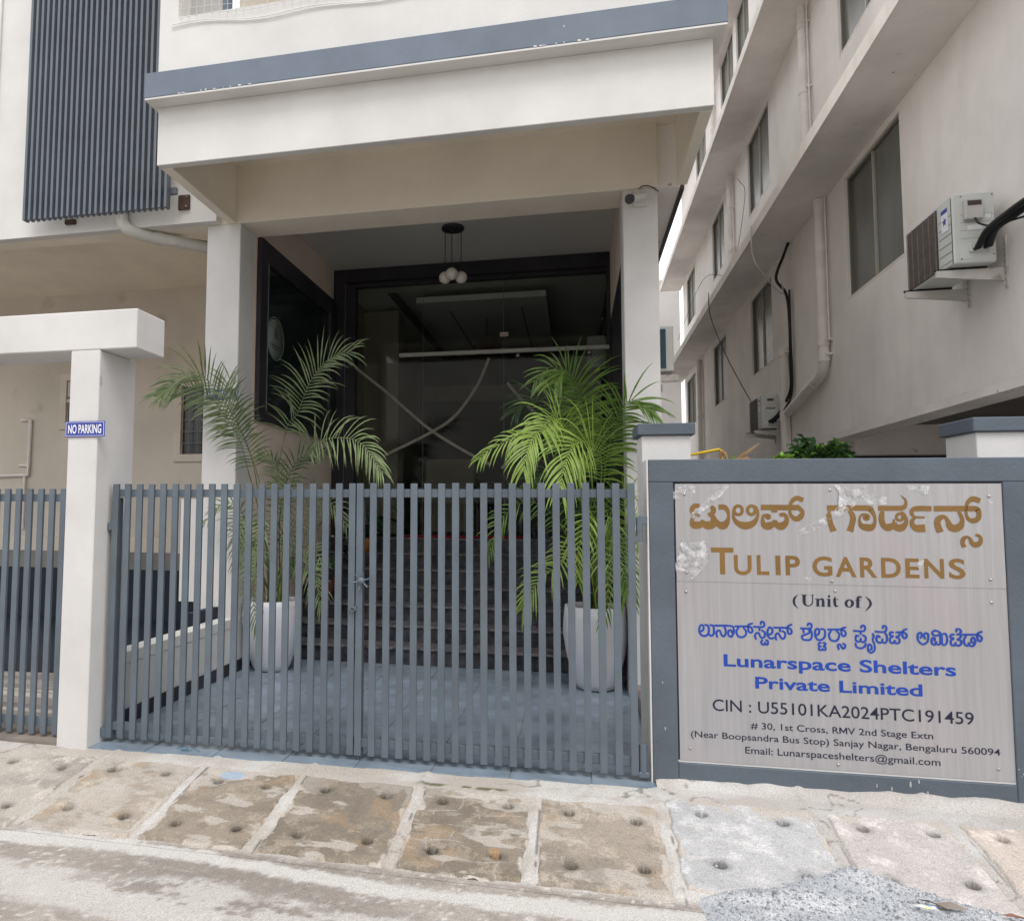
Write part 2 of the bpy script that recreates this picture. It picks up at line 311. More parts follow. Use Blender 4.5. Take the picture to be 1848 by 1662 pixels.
# ------------------------------------------------------------------ measured lettering and plant shapes (metres / millimetres)
SMALLK=[[[2001.9, 839.0, 12.0], [2013.9, 850.0, 11.0], [2012.9, 869.0, 11.0], [2001.9, 874.0, 11.0], [1992.9, 859.0, 11.0], [1991.9, 835.0, 12.0], [2002.9, 818.0, 12.0], [2019.9, 814.0, 12.0], [2036.9, 825.0, 12.0], [2041.9, 849.0, 12.0], [2037.9, 870.0, 12.0], [2023.9, 875.0, 12.0]], [[2038.9, 828.0, 11.0], [2053.9, 816.0, 12.0], [2066.9, 829.0, 12.0], [2067.9, 856.0, 11.0], [2063.9, 872.0, 11.0], [2050.9, 875.0, 12.0]], [[2074.9, 873.0, 12.0], [2157.0, 874.0, 11.0], [2172.0, 860.0, 11.0], [2171.0, 836.0, 12.0], [2158.0, 815.0, 12.0], [2143.0, 826.0, 11.0], [2146.0, 847.0, 12.0], [2159.0, 850.0, 11.0], [2162.0, 839.0, 11.0]], [[2123.0, 870.0, 11.0], [2130.0, 849.0, 11.0], [2128.0, 826.0, 11.0], [2117.9, 815.0, 11.0], [2106.9, 825.0, 11.0], [2099.9, 845.0, 11.0], [2089.0, 846.0, 11.0], [2080.9, 833.0, 12.0], [2084.9, 811.0, 11.0]], [[2181.0, 873.0, 11.0], [2254.0, 873.0, 12.0], [2268.0, 857.0, 11.0], [2265.0, 843.0, 11.0], [2251.0, 844.0, 11.0], [2247.0, 862.0, 11.0], [2249.0, 883.0, 11.0], [2268.0, 891.0, 11.0]], [[2196.0, 864.0, 11.0], [2186.0, 846.0, 11.0], [2192.0, 822.0, 11.0], [2210.0, 814.0, 11.0], [2231.0, 824.0, 11.0], [2236.0, 847.0, 11.0], [2224.0, 865.0, 11.0]], [[2277.0, 874.0, 11.0], [2321.1, 874.0, 11.0], [2331.1, 886.0, 11.0], [2327.1, 900.0, 11.0], [2315.0, 902.0, 11.0], [2312.0, 890.0, 11.0]], [[2306.0, 870.0, 11.0], [2305.0, 856.0, 11.0]], [[2318.0, 855.0, 11.0], [2331.1, 845.0, 11.0], [2331.1, 825.0, 11.0], [2318.0, 814.0, 11.0], [2307.0, 824.0, 11.0], [2301.0, 841.0, 11.0], [2287.0, 838.0, 11.0], [2281.0, 823.0, 11.0], [2286.0, 808.0, 11.0]], [[2318.0, 802.0, 11.0], [2312.0, 792.0, 11.0], [2318.0, 780.0, 12.0], [2330.1, 781.0, 11.0], [2332.1, 790.0, 12.0]], [[2332.1, 781.0, 11.0], [2345.0, 781.0, 11.0], [2346.0, 799.0, 11.0], [2338.0, 804.0, 11.0]], [[2350.0, 834.0, 11.0], [2367.1, 841.0, 11.0], [2371.1, 861.0, 11.0], [2358.1, 874.0, 11.0], [2347.0, 857.0, 11.0], [2346.0, 831.0, 11.0], [2358.1, 814.0, 11.0], [2376.1, 816.0, 11.0]], [[2380.1, 873.0, 11.0], [2452.1, 873.0, 11.0], [2468.1, 859.0, 11.0], [2465.1, 844.0, 11.0], [2452.1, 844.0, 11.0], [2448.1, 864.0, 11.0], [2451.1, 883.0, 11.0], [2468.1, 892.0, 11.0]], [[2409.1, 871.0, 11.0], [2410.1, 854.0, 11.0]], [[2422.1, 856.0, 11.0], [2435.1, 846.0, 11.0], [2433.1, 823.0, 11.0], [2421.1, 814.0, 11.0], [2410.1, 825.0, 11.0], [2402.1, 842.0, 11.0], [2390.1, 839.0, 11.0], [2386.1, 824.0, 11.0], [2389.1, 809.0, 11.0]], [[2516.1, 874.0, 11.0], [2558.2, 874.0, 11.0], [2570.2, 884.0, 10.0], [2567.2, 899.0, 11.0], [2555.2, 901.0, 11.0], [2550.1, 891.0, 11.0]], [[2527.1, 871.0, 11.0], [2529.1, 852.0, 11.0]], [[2557.2, 871.0, 10.0], [2556.2, 851.0, 11.0], [2530.1, 838.0, 11.0], [2520.1, 832.0, 11.0], [2524.1, 816.0, 11.0], [2543.1, 812.0, 11.0], [2562.2, 816.0, 11.0], [2570.2, 837.0, 11.0], [2567.2, 860.0, 11.0], [2562.2, 871.0, 11.0]], [[2595.2, 840.0, 10.0], [2606.2, 852.0, 11.0], [2606.2, 870.0, 11.0], [2594.2, 874.0, 11.0], [2586.1, 857.0, 11.0], [2588.2, 832.0, 11.0], [2599.2, 816.0, 11.0], [2618.2, 817.0, 11.0], [2633.2, 833.0, 11.0], [2636.2, 859.0, 10.0], [2631.2, 872.0, 10.0], [2617.2, 874.0, 11.0]], [[2612.2, 801.0, 11.0], [2603.2, 796.0, 11.0], [2604.2, 783.0, 10.0], [2612.2, 781.0, 10.0]], [[2604.2, 777.0, 10.0], [2603.2, 765.0, 11.0], [2614.2, 761.0, 10.0], [2621.2, 768.0, 10.0]], [[2621.2, 764.0, 10.0], [2633.2, 763.0, 10.0], [2636.2, 776.0, 10.0], [2626.2, 781.0, 11.0]], [[2628.2, 784.0, 11.0], [2636.2, 793.0, 11.0], [2634.2, 800.0, 10.0], [2626.2, 801.0, 10.0]], [[2651.2, 873.0, 10.0], [2721.2, 874.0, 11.0], [2737.2, 860.0, 10.0], [2735.2, 844.0, 11.0], [2723.2, 841.0, 11.0], [2717.2, 857.0, 10.0], [2720.2, 880.0, 11.0], [2738.2, 887.0, 10.0]], [[2665.2, 866.0, 11.0], [2655.2, 846.0, 11.0], [2661.2, 820.0, 11.0], [2679.2, 812.0, 11.0], [2698.2, 821.0, 11.0], [2706.2, 848.0, 10.0], [2694.2, 867.0, 11.0]], [[2723.2, 800.0, 10.0], [2733.2, 794.0, 11.0], [2731.2, 780.0, 11.0], [2722.2, 774.0, 11.0], [2714.2, 785.0, 11.0], [2707.2, 796.0, 10.0], [2697.2, 790.0, 11.0], [2701.2, 770.0, 10.0]], [[2779.2, 870.0, 11.0], [2822.3, 870.0, 10.0], [2834.3, 882.0, 10.0], [2830.3, 898.0, 11.0], [2819.3, 899.0, 10.0], [2814.3, 889.0, 11.0]], [[2811.3, 869.0, 11.0], [2811.3, 854.0, 10.0]], [[2800.3, 843.0, 10.0], [2789.3, 845.0, 11.0], [2786.2, 825.0, 10.0], [2793.3, 814.0, 11.0], [2807.3, 817.0, 10.0], [2811.3, 830.0, 11.0]], [[2811.3, 817.0, 10.0], [2822.3, 812.0, 11.0], [2834.3, 821.0, 11.0], [2834.3, 841.0, 10.0], [2822.3, 848.0, 11.0]], [[2784.2, 803.0, 10.0], [2790.3, 785.0, 10.0], [2811.3, 779.0, 10.0], [2829.3, 790.0, 11.0], [2835.3, 804.0, 11.0]], [[2870.3, 858.0, 10.0], [2874.3, 845.0, 11.0], [2869.3, 825.0, 10.0], [2876.3, 803.0, 10.0], [2876.3, 774.0, 10.0], [2861.3, 758.0, 10.0], [2847.3, 765.0, 10.0], [2844.3, 787.0, 10.0], [2852.3, 802.0, 10.0], [2861.3, 794.0, 10.0], [2862.3, 777.0, 10.0], [2854.3, 773.0, 10.0]], [[2883.3, 870.0, 11.0], [2924.3, 870.0, 10.0], [2937.3, 882.0, 10.0], [2935.3, 899.0, 10.0], [2923.3, 901.0, 11.0], [2919.3, 890.0, 10.0]], [[2904.3, 841.0, 11.0], [2894.3, 849.0, 11.0], [2887.3, 837.0, 11.0], [2890.3, 818.0, 11.0], [2903.3, 812.0, 11.0], [2914.3, 819.0, 10.0], [2916.3, 831.0, 10.0]], [[2915.3, 817.0, 11.0], [2927.3, 812.0, 10.0], [2938.3, 825.0, 10.0], [2937.3, 851.0, 11.0], [2929.3, 867.0, 10.0]], [[2968.3, 870.0, 11.0], [2955.3, 867.0, 11.0], [2954.3, 854.0, 10.0], [2968.3, 850.0, 10.0]], [[2965.3, 846.0, 10.0], [2953.3, 837.0, 10.0], [2954.3, 817.0, 10.0], [2966.3, 813.0, 11.0], [2976.3, 826.0, 10.0]], [[2975.3, 815.0, 11.0], [2990.4, 813.0, 10.0], [2999.4, 824.0, 10.0], [2996.4, 838.0, 10.0], [2986.3, 842.0, 10.0]], [[2984.3, 846.0, 11.0], [2999.4, 855.0, 10.0], [2999.4, 870.0, 11.0]], [[2984.3, 870.0, 10.0], [3018.3, 872.0, 10.0], [3033.4, 860.0, 10.0], [3031.4, 845.0, 10.0], [3020.3, 841.0, 11.0], [3013.3, 856.0, 10.0], [3017.3, 879.0, 10.0], [3034.4, 889.0, 10.0]], [[3099.4, 845.0, 10.0], [3106.4, 859.0, 10.0], [3102.4, 871.0, 11.0], [3092.4, 870.0, 10.0], [3086.4, 856.0, 11.0], [3088.4, 831.0, 10.0], [3108.4, 812.0, 10.0], [3129.4, 824.0, 10.0], [3136.4, 847.0, 10.0], [3135.4, 866.0, 11.0], [3124.4, 871.0, 10.0], [3116.4, 860.0, 10.0], [3120.4, 843.0, 11.0]], [[3165.4, 834.0, 10.0], [3166.4, 845.0, 11.0], [3156.4, 847.0, 10.0], [3151.4, 833.0, 10.0], [3154.4, 816.0, 10.0], [3166.4, 814.0, 11.0], [3173.4, 828.0, 10.0]], [[3173.4, 817.0, 10.0], [3184.4, 813.0, 10.0], [3192.4, 826.0, 10.0], [3193.4, 854.0, 11.0], [3189.4, 868.0, 10.0]], [[3189.4, 865.0, 10.0], [3171.4, 859.0, 10.0], [3156.4, 867.0, 10.0], [3159.4, 881.0, 10.0], [3172.4, 886.0, 10.0], [3189.4, 879.0, 10.0], [3199.4, 860.0, 10.0], [3199.4, 832.0, 10.0], [3200.4, 818.0, 10.0], [3212.4, 813.0, 10.0], [3223.5, 828.0, 10.0], [3224.5, 856.0, 10.0], [3218.4, 871.0, 10.0], [3207.4, 870.0, 10.0]], [[3257.5, 869.0, 10.0], [3243.5, 866.0, 10.0], [3241.5, 853.0, 10.0], [3254.4, 850.0, 10.0]], [[3254.4, 846.0, 10.0], [3242.5, 837.0, 10.0], [3242.5, 817.0, 10.0], [3255.4, 812.0, 10.0], [3264.5, 826.0, 10.0]], [[3264.5, 815.0, 10.0], [3277.5, 812.0, 10.0], [3289.5, 822.0, 10.0], [3289.5, 839.0, 10.0], [3274.5, 841.0, 10.0]], [[3274.5, 845.0, 10.0], [3287.5, 855.0, 10.0], [3289.5, 869.0, 10.0], [3272.5, 870.0, 10.0]], [[3275.5, 870.0, 10.0], [3286.5, 875.0, 10.0], [3291.5, 889.0, 10.0], [3282.5, 898.0, 10.0], [3270.5, 896.0, 10.0], [3270.5, 885.0, 10.0]], [[3299.5, 870.0, 10.0], [3367.5, 871.0, 10.0], [3386.5, 859.0, 10.0], [3382.5, 842.0, 10.0], [3371.5, 840.0, 10.0], [3366.5, 858.0, 10.0], [3369.5, 879.0, 10.0], [3387.5, 888.0, 10.0]], [[3312.5, 862.0, 10.0], [3304.5, 845.0, 10.0], [3305.5, 822.0, 10.0], [3318.5, 813.0, 10.0], [3327.5, 828.0, 10.0]], [[3326.5, 818.0, 10.0], [3340.5, 811.0, 10.0], [3353.5, 824.0, 10.0], [3355.5, 844.0, 10.0], [3347.5, 857.0, 10.0], [3338.5, 849.0, 10.0], [3338.5, 832.0, 10.0], [3348.5, 830.0, 10.0]]]
BIGK=[[[2006.9, 1537.0, 24.0], [1979.9, 1536.0, 27.0], [1964.9, 1515.0, 25.0], [1973.9, 1489.0, 21.0], [2006.9, 1483.0, 16.0]], [[1973.9, 1477.0, 21.0], [1964.9, 1457.0, 21.0], [1970.9, 1433.0, 39.0], [1989.9, 1428.0, 43.0], [2012.9, 1435.0, 35.0], [2025.9, 1458.0, 18.0]], [[2021.9, 1439.0, 28.0], [2040.9, 1430.0, 44.0], [2061.9, 1428.0, 44.0], [2082.9, 1440.0, 39.0]], [[2065.9, 1532.0, 21.0], [2079.9, 1521.0, 26.0], [2075.9, 1499.0, 26.0], [2049.9, 1487.0, 15.0]], [[2059.9, 1484.0, 16.0], [2076.9, 1475.0, 28.0], [2079.9, 1451.0, 35.0], [2065.9, 1436.0, 28.0]], [[2083.9, 1473.0, 11.0], [2093.9, 1454.0, 21.0], [2110.9, 1432.0, 38.0], [2132.0, 1429.0, 45.0], [2150.0, 1448.0, 29.0], [2159.0, 1481.0, 16.0], [2154.0, 1510.0, 23.0], [2138.0, 1530.0, 29.0], [2106.9, 1530.0, 28.0]], [[2207.0, 1539.0, 7.0], [2190.0, 1523.0, 14.0], [2184.0, 1499.0, 13.0], [2186.0, 1470.0, 18.0], [2208.0, 1441.0, 31.0], [2246.0, 1428.0, 42.0], [2285.0, 1441.0, 33.0], [2308.0, 1473.0, 18.0], [2312.0, 1507.0, 14.0], [2301.0, 1533.0, 14.0], [2283.0, 1541.0, 10.0]], [[2232.0, 1514.0, 17.0], [2229.0, 1501.0, 17.0], [2221.0, 1492.0, 17.0], [2210.0, 1489.0, 17.0], [2199.0, 1492.0, 18.0], [2192.0, 1501.0, 17.0], [2189.0, 1513.0, 17.0], [2192.0, 1525.0, 18.0], [2200.0, 1534.0, 18.0], [2211.0, 1538.0, 17.0], [2222.0, 1534.0, 17.0], [2229.0, 1526.0, 18.0], [2232.0, 1514.0, 17.0]], [[2300.0, 1514.0, 18.0], [2297.0, 1502.0, 18.0], [2289.0, 1493.0, 18.0], [2279.0, 1490.0, 17.0], [2269.0, 1493.0, 17.0], [2261.0, 1502.0, 18.0], [2259.0, 1514.0, 18.0], [2262.0, 1526.0, 18.0], [2270.0, 1535.0, 17.0], [2280.0, 1538.0, 18.0], [2290.0, 1535.0, 18.0], [2297.0, 1526.0, 18.0], [2300.0, 1514.0, 18.0]], [[2328.1, 1530.0, 30.0], [2526.1, 1530.0, 30.0]], [[2547.1, 1570.0, 26.0], [2514.1, 1582.0, 26.0], [2487.1, 1561.0, 20.0], [2478.1, 1527.0, 14.0], [2481.1, 1490.0, 18.0], [2508.1, 1467.0, 28.0], [2533.1, 1483.0, 29.0], [2541.1, 1509.0, 20.0], [2520.1, 1529.0, 28.0]], [[2372.1, 1479.0, 16.0], [2371.1, 1475.0, 16.0], [2368.1, 1472.0, 17.0], [2364.1, 1471.0, 17.0], [2361.1, 1472.0, 16.0], [2358.1, 1474.0, 16.0], [2357.1, 1479.0, 17.0], [2358.1, 1483.0, 17.0], [2361.1, 1485.0, 16.0], [2365.1, 1487.0, 16.0], [2369.1, 1486.0, 16.0], [2371.1, 1483.0, 17.0], [2372.1, 1479.0, 16.0]], [[2365.1, 1492.0, 9.0], [2344.0, 1485.0, 16.0], [2336.0, 1464.0, 17.0], [2343.0, 1435.0, 32.0], [2363.1, 1428.0, 44.0], [2387.1, 1439.0, 31.0], [2398.1, 1461.0, 12.0]], [[2401.1, 1461.0, 12.0], [2409.1, 1435.0, 32.0], [2433.1, 1428.0, 43.0], [2457.1, 1450.0, 28.0], [2459.1, 1476.0, 22.0], [2445.1, 1492.0, 20.0], [2424.1, 1487.0, 20.0]], [[2398.1, 1513.0, 32.0], [2398.1, 1502.0, 29.0]], [[2665.2, 1529.0, 29.0], [2860.3, 1529.0, 30.0], [2885.3, 1515.0, 26.0], [2900.3, 1485.0, 17.0], [2900.3, 1450.0, 17.0], [2883.3, 1426.0, 34.0], [2859.3, 1425.0, 38.0], [2836.3, 1432.0, 29.0], [2825.3, 1458.0, 14.0], [2829.3, 1483.0, 11.0], [2843.3, 1496.0, 11.0], [2862.3, 1496.0, 10.0]], [[2869.3, 1480.0, 19.0], [2867.3, 1475.0, 19.0], [2864.3, 1471.0, 19.0], [2859.3, 1470.0, 19.0], [2855.3, 1471.0, 19.0], [2852.3, 1475.0, 19.0], [2851.3, 1480.0, 19.0], [2852.3, 1485.0, 19.0], [2855.3, 1488.0, 20.0], [2860.3, 1490.0, 19.0], [2864.3, 1488.0, 20.0], [2868.3, 1485.0, 19.0], [2869.3, 1480.0, 19.0]], [[2680.2, 1512.0, 16.0], [2674.2, 1480.0, 29.0], [2681.2, 1445.0, 27.0], [2695.2, 1402.0, 32.0]], [[2774.2, 1513.0, 16.0], [2790.3, 1495.0, 26.0], [2793.3, 1466.0, 29.0], [2785.2, 1431.0, 29.0], [2776.2, 1403.0, 35.0]], [[2919.3, 1529.0, 27.0], [3031.4, 1529.0, 27.0]], [[3028.4, 1529.0, 27.0], [3046.4, 1536.0, 23.0], [3055.4, 1555.0, 14.0], [3051.4, 1578.0, 11.0], [3031.4, 1599.0, 2.0]], [[2941.3, 1514.0, 16.0], [2936.3, 1496.0, 26.0], [2934.3, 1464.0, 29.0], [2944.3, 1436.0, 29.0], [2962.3, 1426.0, 40.0], [2979.3, 1433.0, 34.0], [2991.4, 1448.0, 16.0], [2994.4, 1471.0, 8.0]], [[2993.4, 1448.0, 26.0], [3006.3, 1426.0, 34.0], [3027.4, 1425.0, 39.0], [3047.4, 1442.0, 25.0], [3054.4, 1468.0, 16.0], [3045.4, 1494.0, 16.0], [3030.4, 1510.0, 12.0]], [[3039.4, 1482.0, 14.0], [3036.4, 1473.0, 15.0], [3030.4, 1467.0, 15.0], [3022.4, 1464.0, 14.0], [3014.3, 1466.0, 14.0], [3008.3, 1473.0, 15.0], [3007.3, 1482.0, 14.0], [3009.3, 1491.0, 14.0], [3015.3, 1497.0, 15.0], [3023.4, 1500.0, 15.0], [3031.4, 1498.0, 15.0], [3037.4, 1491.0, 14.0], [3039.4, 1482.0, 14.0]], [[3177.4, 1528.0, 27.0], [3108.4, 1528.0, 28.0], [3085.4, 1519.0, 21.0], [3082.4, 1498.0, 18.0], [3097.4, 1483.0, 12.0], [3143.4, 1481.0, 10.0]], [[3097.4, 1478.0, 12.0], [3082.4, 1465.0, 18.0], [3083.4, 1440.0, 25.0], [3102.4, 1423.0, 37.0], [3143.4, 1424.0, 41.0]], [[3188.4, 1528.0, 29.0], [3370.5, 1529.0, 28.0], [3394.5, 1522.0, 27.0], [3400.5, 1501.0, 22.0], [3395.5, 1478.0, 25.0], [3374.5, 1465.0, 26.0], [3349.5, 1475.0, 18.0], [3340.5, 1503.0, 13.0], [3342.5, 1538.0, 14.0], [3353.5, 1566.0, 20.0], [3376.5, 1580.0, 28.0], [3408.5, 1570.0, 26.0]], [[3302.5, 1520.0, 11.0], [3314.5, 1495.0, 18.0], [3320.5, 1465.0, 21.0], [3309.5, 1437.0, 34.0], [3284.5, 1424.0, 38.0], [3262.5, 1434.0, 34.0], [3252.4, 1464.0, 20.0], [3241.5, 1482.0, 18.0], [3225.5, 1484.0, 25.0], [3207.4, 1471.0, 29.0], [3202.4, 1446.0, 30.0], [3213.4, 1403.0, 34.0]], [[3379.5, 1390.0, 14.0], [3395.5, 1387.0, 15.0], [3403.5, 1367.0, 17.0], [3395.5, 1347.0, 25.0], [3377.5, 1339.0, 29.0], [3360.5, 1349.0, 22.0], [3352.5, 1372.0, 15.0], [3336.5, 1379.0, 14.0], [3322.5, 1369.0, 21.0], [3317.5, 1348.0, 20.0], [3324.5, 1325.0, 22.0]]]
UNITK=[[[2507.1, 1057.0, 1.0], [2487.1, 1032.0, 12.0], [2487.1, 1003.0, 11.0], [2507.1, 978.0, 1.0]], [[2520.1, 1055.0, 2.0], [2552.1, 1055.0, 3.0]], [[2537.1, 1055.0, 17.0], [2537.1, 1012.0, 15.0], [2545.1, 1000.0, 9.0], [2559.2, 996.0, 5.0], [2574.2, 1006.0, 6.0], [2579.1, 1024.0, 5.0], [2579.1, 1056.0, 5.0]], [[2567.2, 1055.0, 2.0], [2587.1, 1056.0, 3.0]], [[2591.2, 1035.0, 3.0], [2603.2, 1035.0, 4.0]], [[2605.2, 1036.0, 14.0], [2604.2, 996.0, 14.0]], [[2593.2, 996.0, 2.0], [2614.2, 996.0, 3.0]], [[2610.2, 1029.0, 5.0], [2623.2, 1035.0, 9.0], [2631.2, 1028.0, 13.0], [2631.2, 996.0, 14.0]], [[2620.2, 995.0, 3.0], [2642.2, 995.0, 2.0]], [[2656.2, 1050.0, 13.0], [2666.2, 1050.0, 13.0]], [[2661.2, 1037.0, 14.0], [2660.2, 995.0, 14.0]], [[2649.2, 1035.0, 3.0], [2661.2, 1035.0, 3.0]], [[2650.2, 995.0, 2.0], [2673.2, 995.0, 2.0]], [[2693.2, 1050.0, 3.0], [2689.2, 1032.0, 13.0], [2690.2, 1009.0, 13.0], [2695.2, 999.0, 10.0], [2706.2, 1001.0, 3.0]], [[2679.2, 1035.0, 2.0], [2707.2, 1035.0, 4.0]], [[2762.2, 1037.0, 4.0], [2747.2, 1024.0, 13.0], [2746.2, 1006.0, 13.0], [2760.2, 995.0, 4.0], [2775.2, 1007.0, 13.0], [2776.2, 1025.0, 13.0], [2762.2, 1037.0, 4.0]], [[2802.3, 995.0, 15.0], [2804.3, 1041.0, 14.0], [2810.3, 1052.0, 9.0], [2823.3, 1050.0, 9.0]], [[2790.3, 1033.0, 3.0], [2818.3, 1034.0, 3.0]], [[2792.3, 994.0, 2.0], [2818.3, 995.0, 2.0]], [[2840.3, 1056.0, 1.0], [2862.3, 1032.0, 11.0], [2863.3, 1007.0, 11.0], [2839.3, 977.0, 2.0]]]
CAPS=[["T", 2.0619, 1.157, 2.18, 1.305], ["U", 2.181, 1.156, 2.273, 1.265], ["L", 2.3, 1.158, 2.3631, 1.267], ["I", 2.3961, 1.159, 2.4211, 1.266], ["P", 2.4471, 1.159, 2.5211, 1.266], ["G", 2.5831, 1.158, 2.6822, 1.264], ["A", 2.6982, 1.156, 2.8013, 1.263], ["R", 2.8193, 1.156, 2.9023, 1.263], ["D", 2.9233, 1.157, 3.0183, 1.263], ["E", 3.0404, 1.158, 3.1064, 1.262], ["N", 3.1304, 1.158, 3.2245, 1.262], ["S", 3.2474, 1.159, 3.3245, 1.264]]
LINES=[["Lunarspace Shelters", 2.1159, 0.6525, 3.2605, 0.066], ["Private Limited", 2.276, 0.5405, 3.0984, 0.063], ["CIN : U55101KA2024PTC191459", 2.0529, 0.409, 3.3325, 0.062], ["# 30, 1st Cross, RMV 2nd Stage Extn", 2.248, 0.3235, 3.1394, 0.034], ["(Near Boopsandra Bus Stop) Sanjay Nagar, Bengaluru 560094", 1.9359, 0.26, 3.4465, 0.034], ["Email: Lunarspaceshelters@gmail.com", 2.216, 0.1895, 3.1684, 0.036]]
SCREWS=[[1.927, 1.602], [2.684, 1.626], [3.451, 1.594], [1.93, 1.163], [2.679, 1.131], [3.44, 1.158], [1.926, 1.055], [2.694, 1.079], [3.441, 1.04], [1.931, 0.196], [2.68, 0.161], [3.435, 0.191]]
FILM=[[[2.117, 1.646], [2.168, 1.651], [2.126, 1.596], [2.053, 1.53], [1.97, 1.46], [1.954, 1.491], [2.005, 1.53], [2.054, 1.58]], [[2.7, 1.656], [2.754, 1.659], [2.776, 1.626], [2.861, 1.651], [2.859, 1.607], [2.818, 1.553], [2.717, 1.474], [2.607, 1.405], [2.533, 1.38], [2.514, 1.404], [2.627, 1.464], [2.756, 1.563], [2.801, 1.592], [2.726, 1.621]], [[2.842, 1.604], [2.96, 1.591], [2.959, 1.549], [2.862, 1.548], [2.818, 1.573]], [[3.058, 1.651], [3.171, 1.651], [3.161, 1.607], [3.143, 1.604], [3.11, 1.629], [3.07, 1.626]], [[1.91, 1.357], [1.953, 1.327], [2.035, 1.346], [1.981, 1.307], [1.995, 1.267], [2.051, 1.233], [1.988, 1.152], [1.954, 1.124], [1.945, 1.176], [1.873, 1.164], [1.869, 1.215], [1.932, 1.231], [1.909, 1.276], [1.919, 1.316]], [[1.862, 1.631], [1.94, 1.656], [1.988, 1.646], [1.982, 1.605], [1.939, 1.621], [1.9, 1.58], [1.863, 1.57]], [[3.444, 1.575], [3.466, 1.565], [3.464, 1.556], [3.449, 1.551]], [[3.064, 1.233], [3.134, 1.256], [3.111, 1.21], [3.085, 1.219]], [[2.531, 1.15], [2.581, 1.156], [2.567, 1.131]]]
PALM_R=[[[[0.09, 6.62, 0.75], [0.12, 6.6, 1.32], [0.15, 6.55, 1.8], [0.07, 6.5, 2.3], [0.02, 6.4, 2.6], [-0.07, 6.3, 2.69], [-0.15, 6.2, 2.57]], 0.42, 34, 1], [[[0.08, 6.6, 0.75], [0.1, 6.55, 1.61], [0.09, 6.5, 2.28], [-0.02, 6.4, 2.64], [-0.19, 6.35, 2.73], [-0.33, 6.3, 2.6]], 0.22, 24, 1], [[[0.15, 6.6, 0.76], [0.23, 6.5, 1.33], [0.25, 6.4, 1.79], [0.29, 6.35, 2.06], [0.36, 6.25, 2.29], [0.46, 6.15, 2.4], [0.63, 6.1, 2.3]], 0.36, 34, 1], [[[0.05, 6.6, 0.75], [0.07, 6.5, 1.47], [0.02, 6.35, 1.93], [-0.14, 6.1, 2.28], [-0.28, 5.9, 2.1], [-0.47, 5.8, 2.06], [-0.64, 5.75, 1.98], [-0.72, 5.75, 1.91]], 0.2, 30, 2], [[[0.1, 6.6, 0.76], [0.06, 6.4, 1.61], [-0.02, 6.1, 2.1], [-0.15, 5.9, 2.23], [-0.27, 5.7, 2.1], [-0.34, 5.6, 1.96], [-0.37, 5.55, 1.8]], 0.34, 34, 2], [[[0.13, 6.6, 0.76], [0.18, 6.4, 1.38], [0.22, 6.2, 1.88], [0.13, 6.0, 2.04], [0.0, 5.8, 2.01], [-0.07, 5.65, 1.84], [-0.1, 5.6, 1.68]], 0.4, 38, 2], [[[0.08, 6.65, 0.75], [0.04, 6.7, 1.61], [-0.05, 6.75, 2.21], [-0.22, 6.75, 2.48], [-0.39, 6.75, 2.53], [-0.53, 6.7, 2.39]], 0.28, 28, 0], [[[0.11, 6.65, 0.75], [0.2, 6.75, 1.61], [0.13, 6.8, 2.18], [0.04, 6.8, 2.34], [-0.14, 6.85, 2.48]], 0.24, 26, 0], [[[0.1, 6.6, 0.76], [0.01, 6.4, 1.24], [-0.12, 6.2, 1.07], [-0.28, 6.1, 0.95], [-0.42, 6.1, 0.71]], 0.24, 26, 2], [[[0.12, 6.6, 0.76], [0.21, 6.35, 1.24], [0.31, 6.2, 1.34], [0.36, 6.1, 1.12], [0.4, 6.1, 0.86]], 0.28, 26, 1], [[[0.08, 6.6, 0.75], [-0.08, 6.5, 1.32], [-0.35, 6.4, 1.58], [-0.61, 6.4, 1.44], [-0.73, 6.4, 1.13]], 0.2, 24, 1], [[[0.13, 6.6, 0.76], [0.28, 6.4, 1.43], [0.41, 6.2, 1.65], [0.48, 6.1, 1.6], [0.52, 6.05, 1.26]], 0.24, 24, 2], [[[0.1, 6.6, 0.76], [0.17, 6.2, 1.34], [0.11, 5.95, 1.49], [0.03, 5.9, 1.21], [0.02, 5.95, 0.95]], 0.22, 22, 2], [[[0.14, 6.62, 0.75], [0.31, 6.7, 1.47], [0.44, 6.75, 1.91], [0.31, 6.8, 2.11], [0.2, 6.8, 2.16]], 0.2, 18, 0], [[[0.09, 6.65, 0.75], [0.01, 6.8, 1.47], [-0.08, 6.85, 1.82], [-0.26, 6.9, 1.87], [-0.43, 6.9, 1.72]], 0.25, 24, 0], [[[0.12, 6.65, 0.75], [0.17, 6.8, 1.47], [0.26, 6.85, 1.77], [0.4, 6.8, 1.81], [0.58, 6.7, 1.59]], 0.25, 24, 0], [[[0.1, 6.62, 0.75], [0.11, 6.4, 1.24], [0.17, 6.3, 1.47], [0.25, 6.1, 1.49], [0.31, 6.1, 1.25]], 0.24, 24, 1], [[[0.1, 6.62, 0.75], [0.09, 6.35, 1.33], [0.2, 6.1, 1.23], [0.25, 6.0, 0.91], [0.22, 6.0, 0.68]], 0.2, 20, 1]]
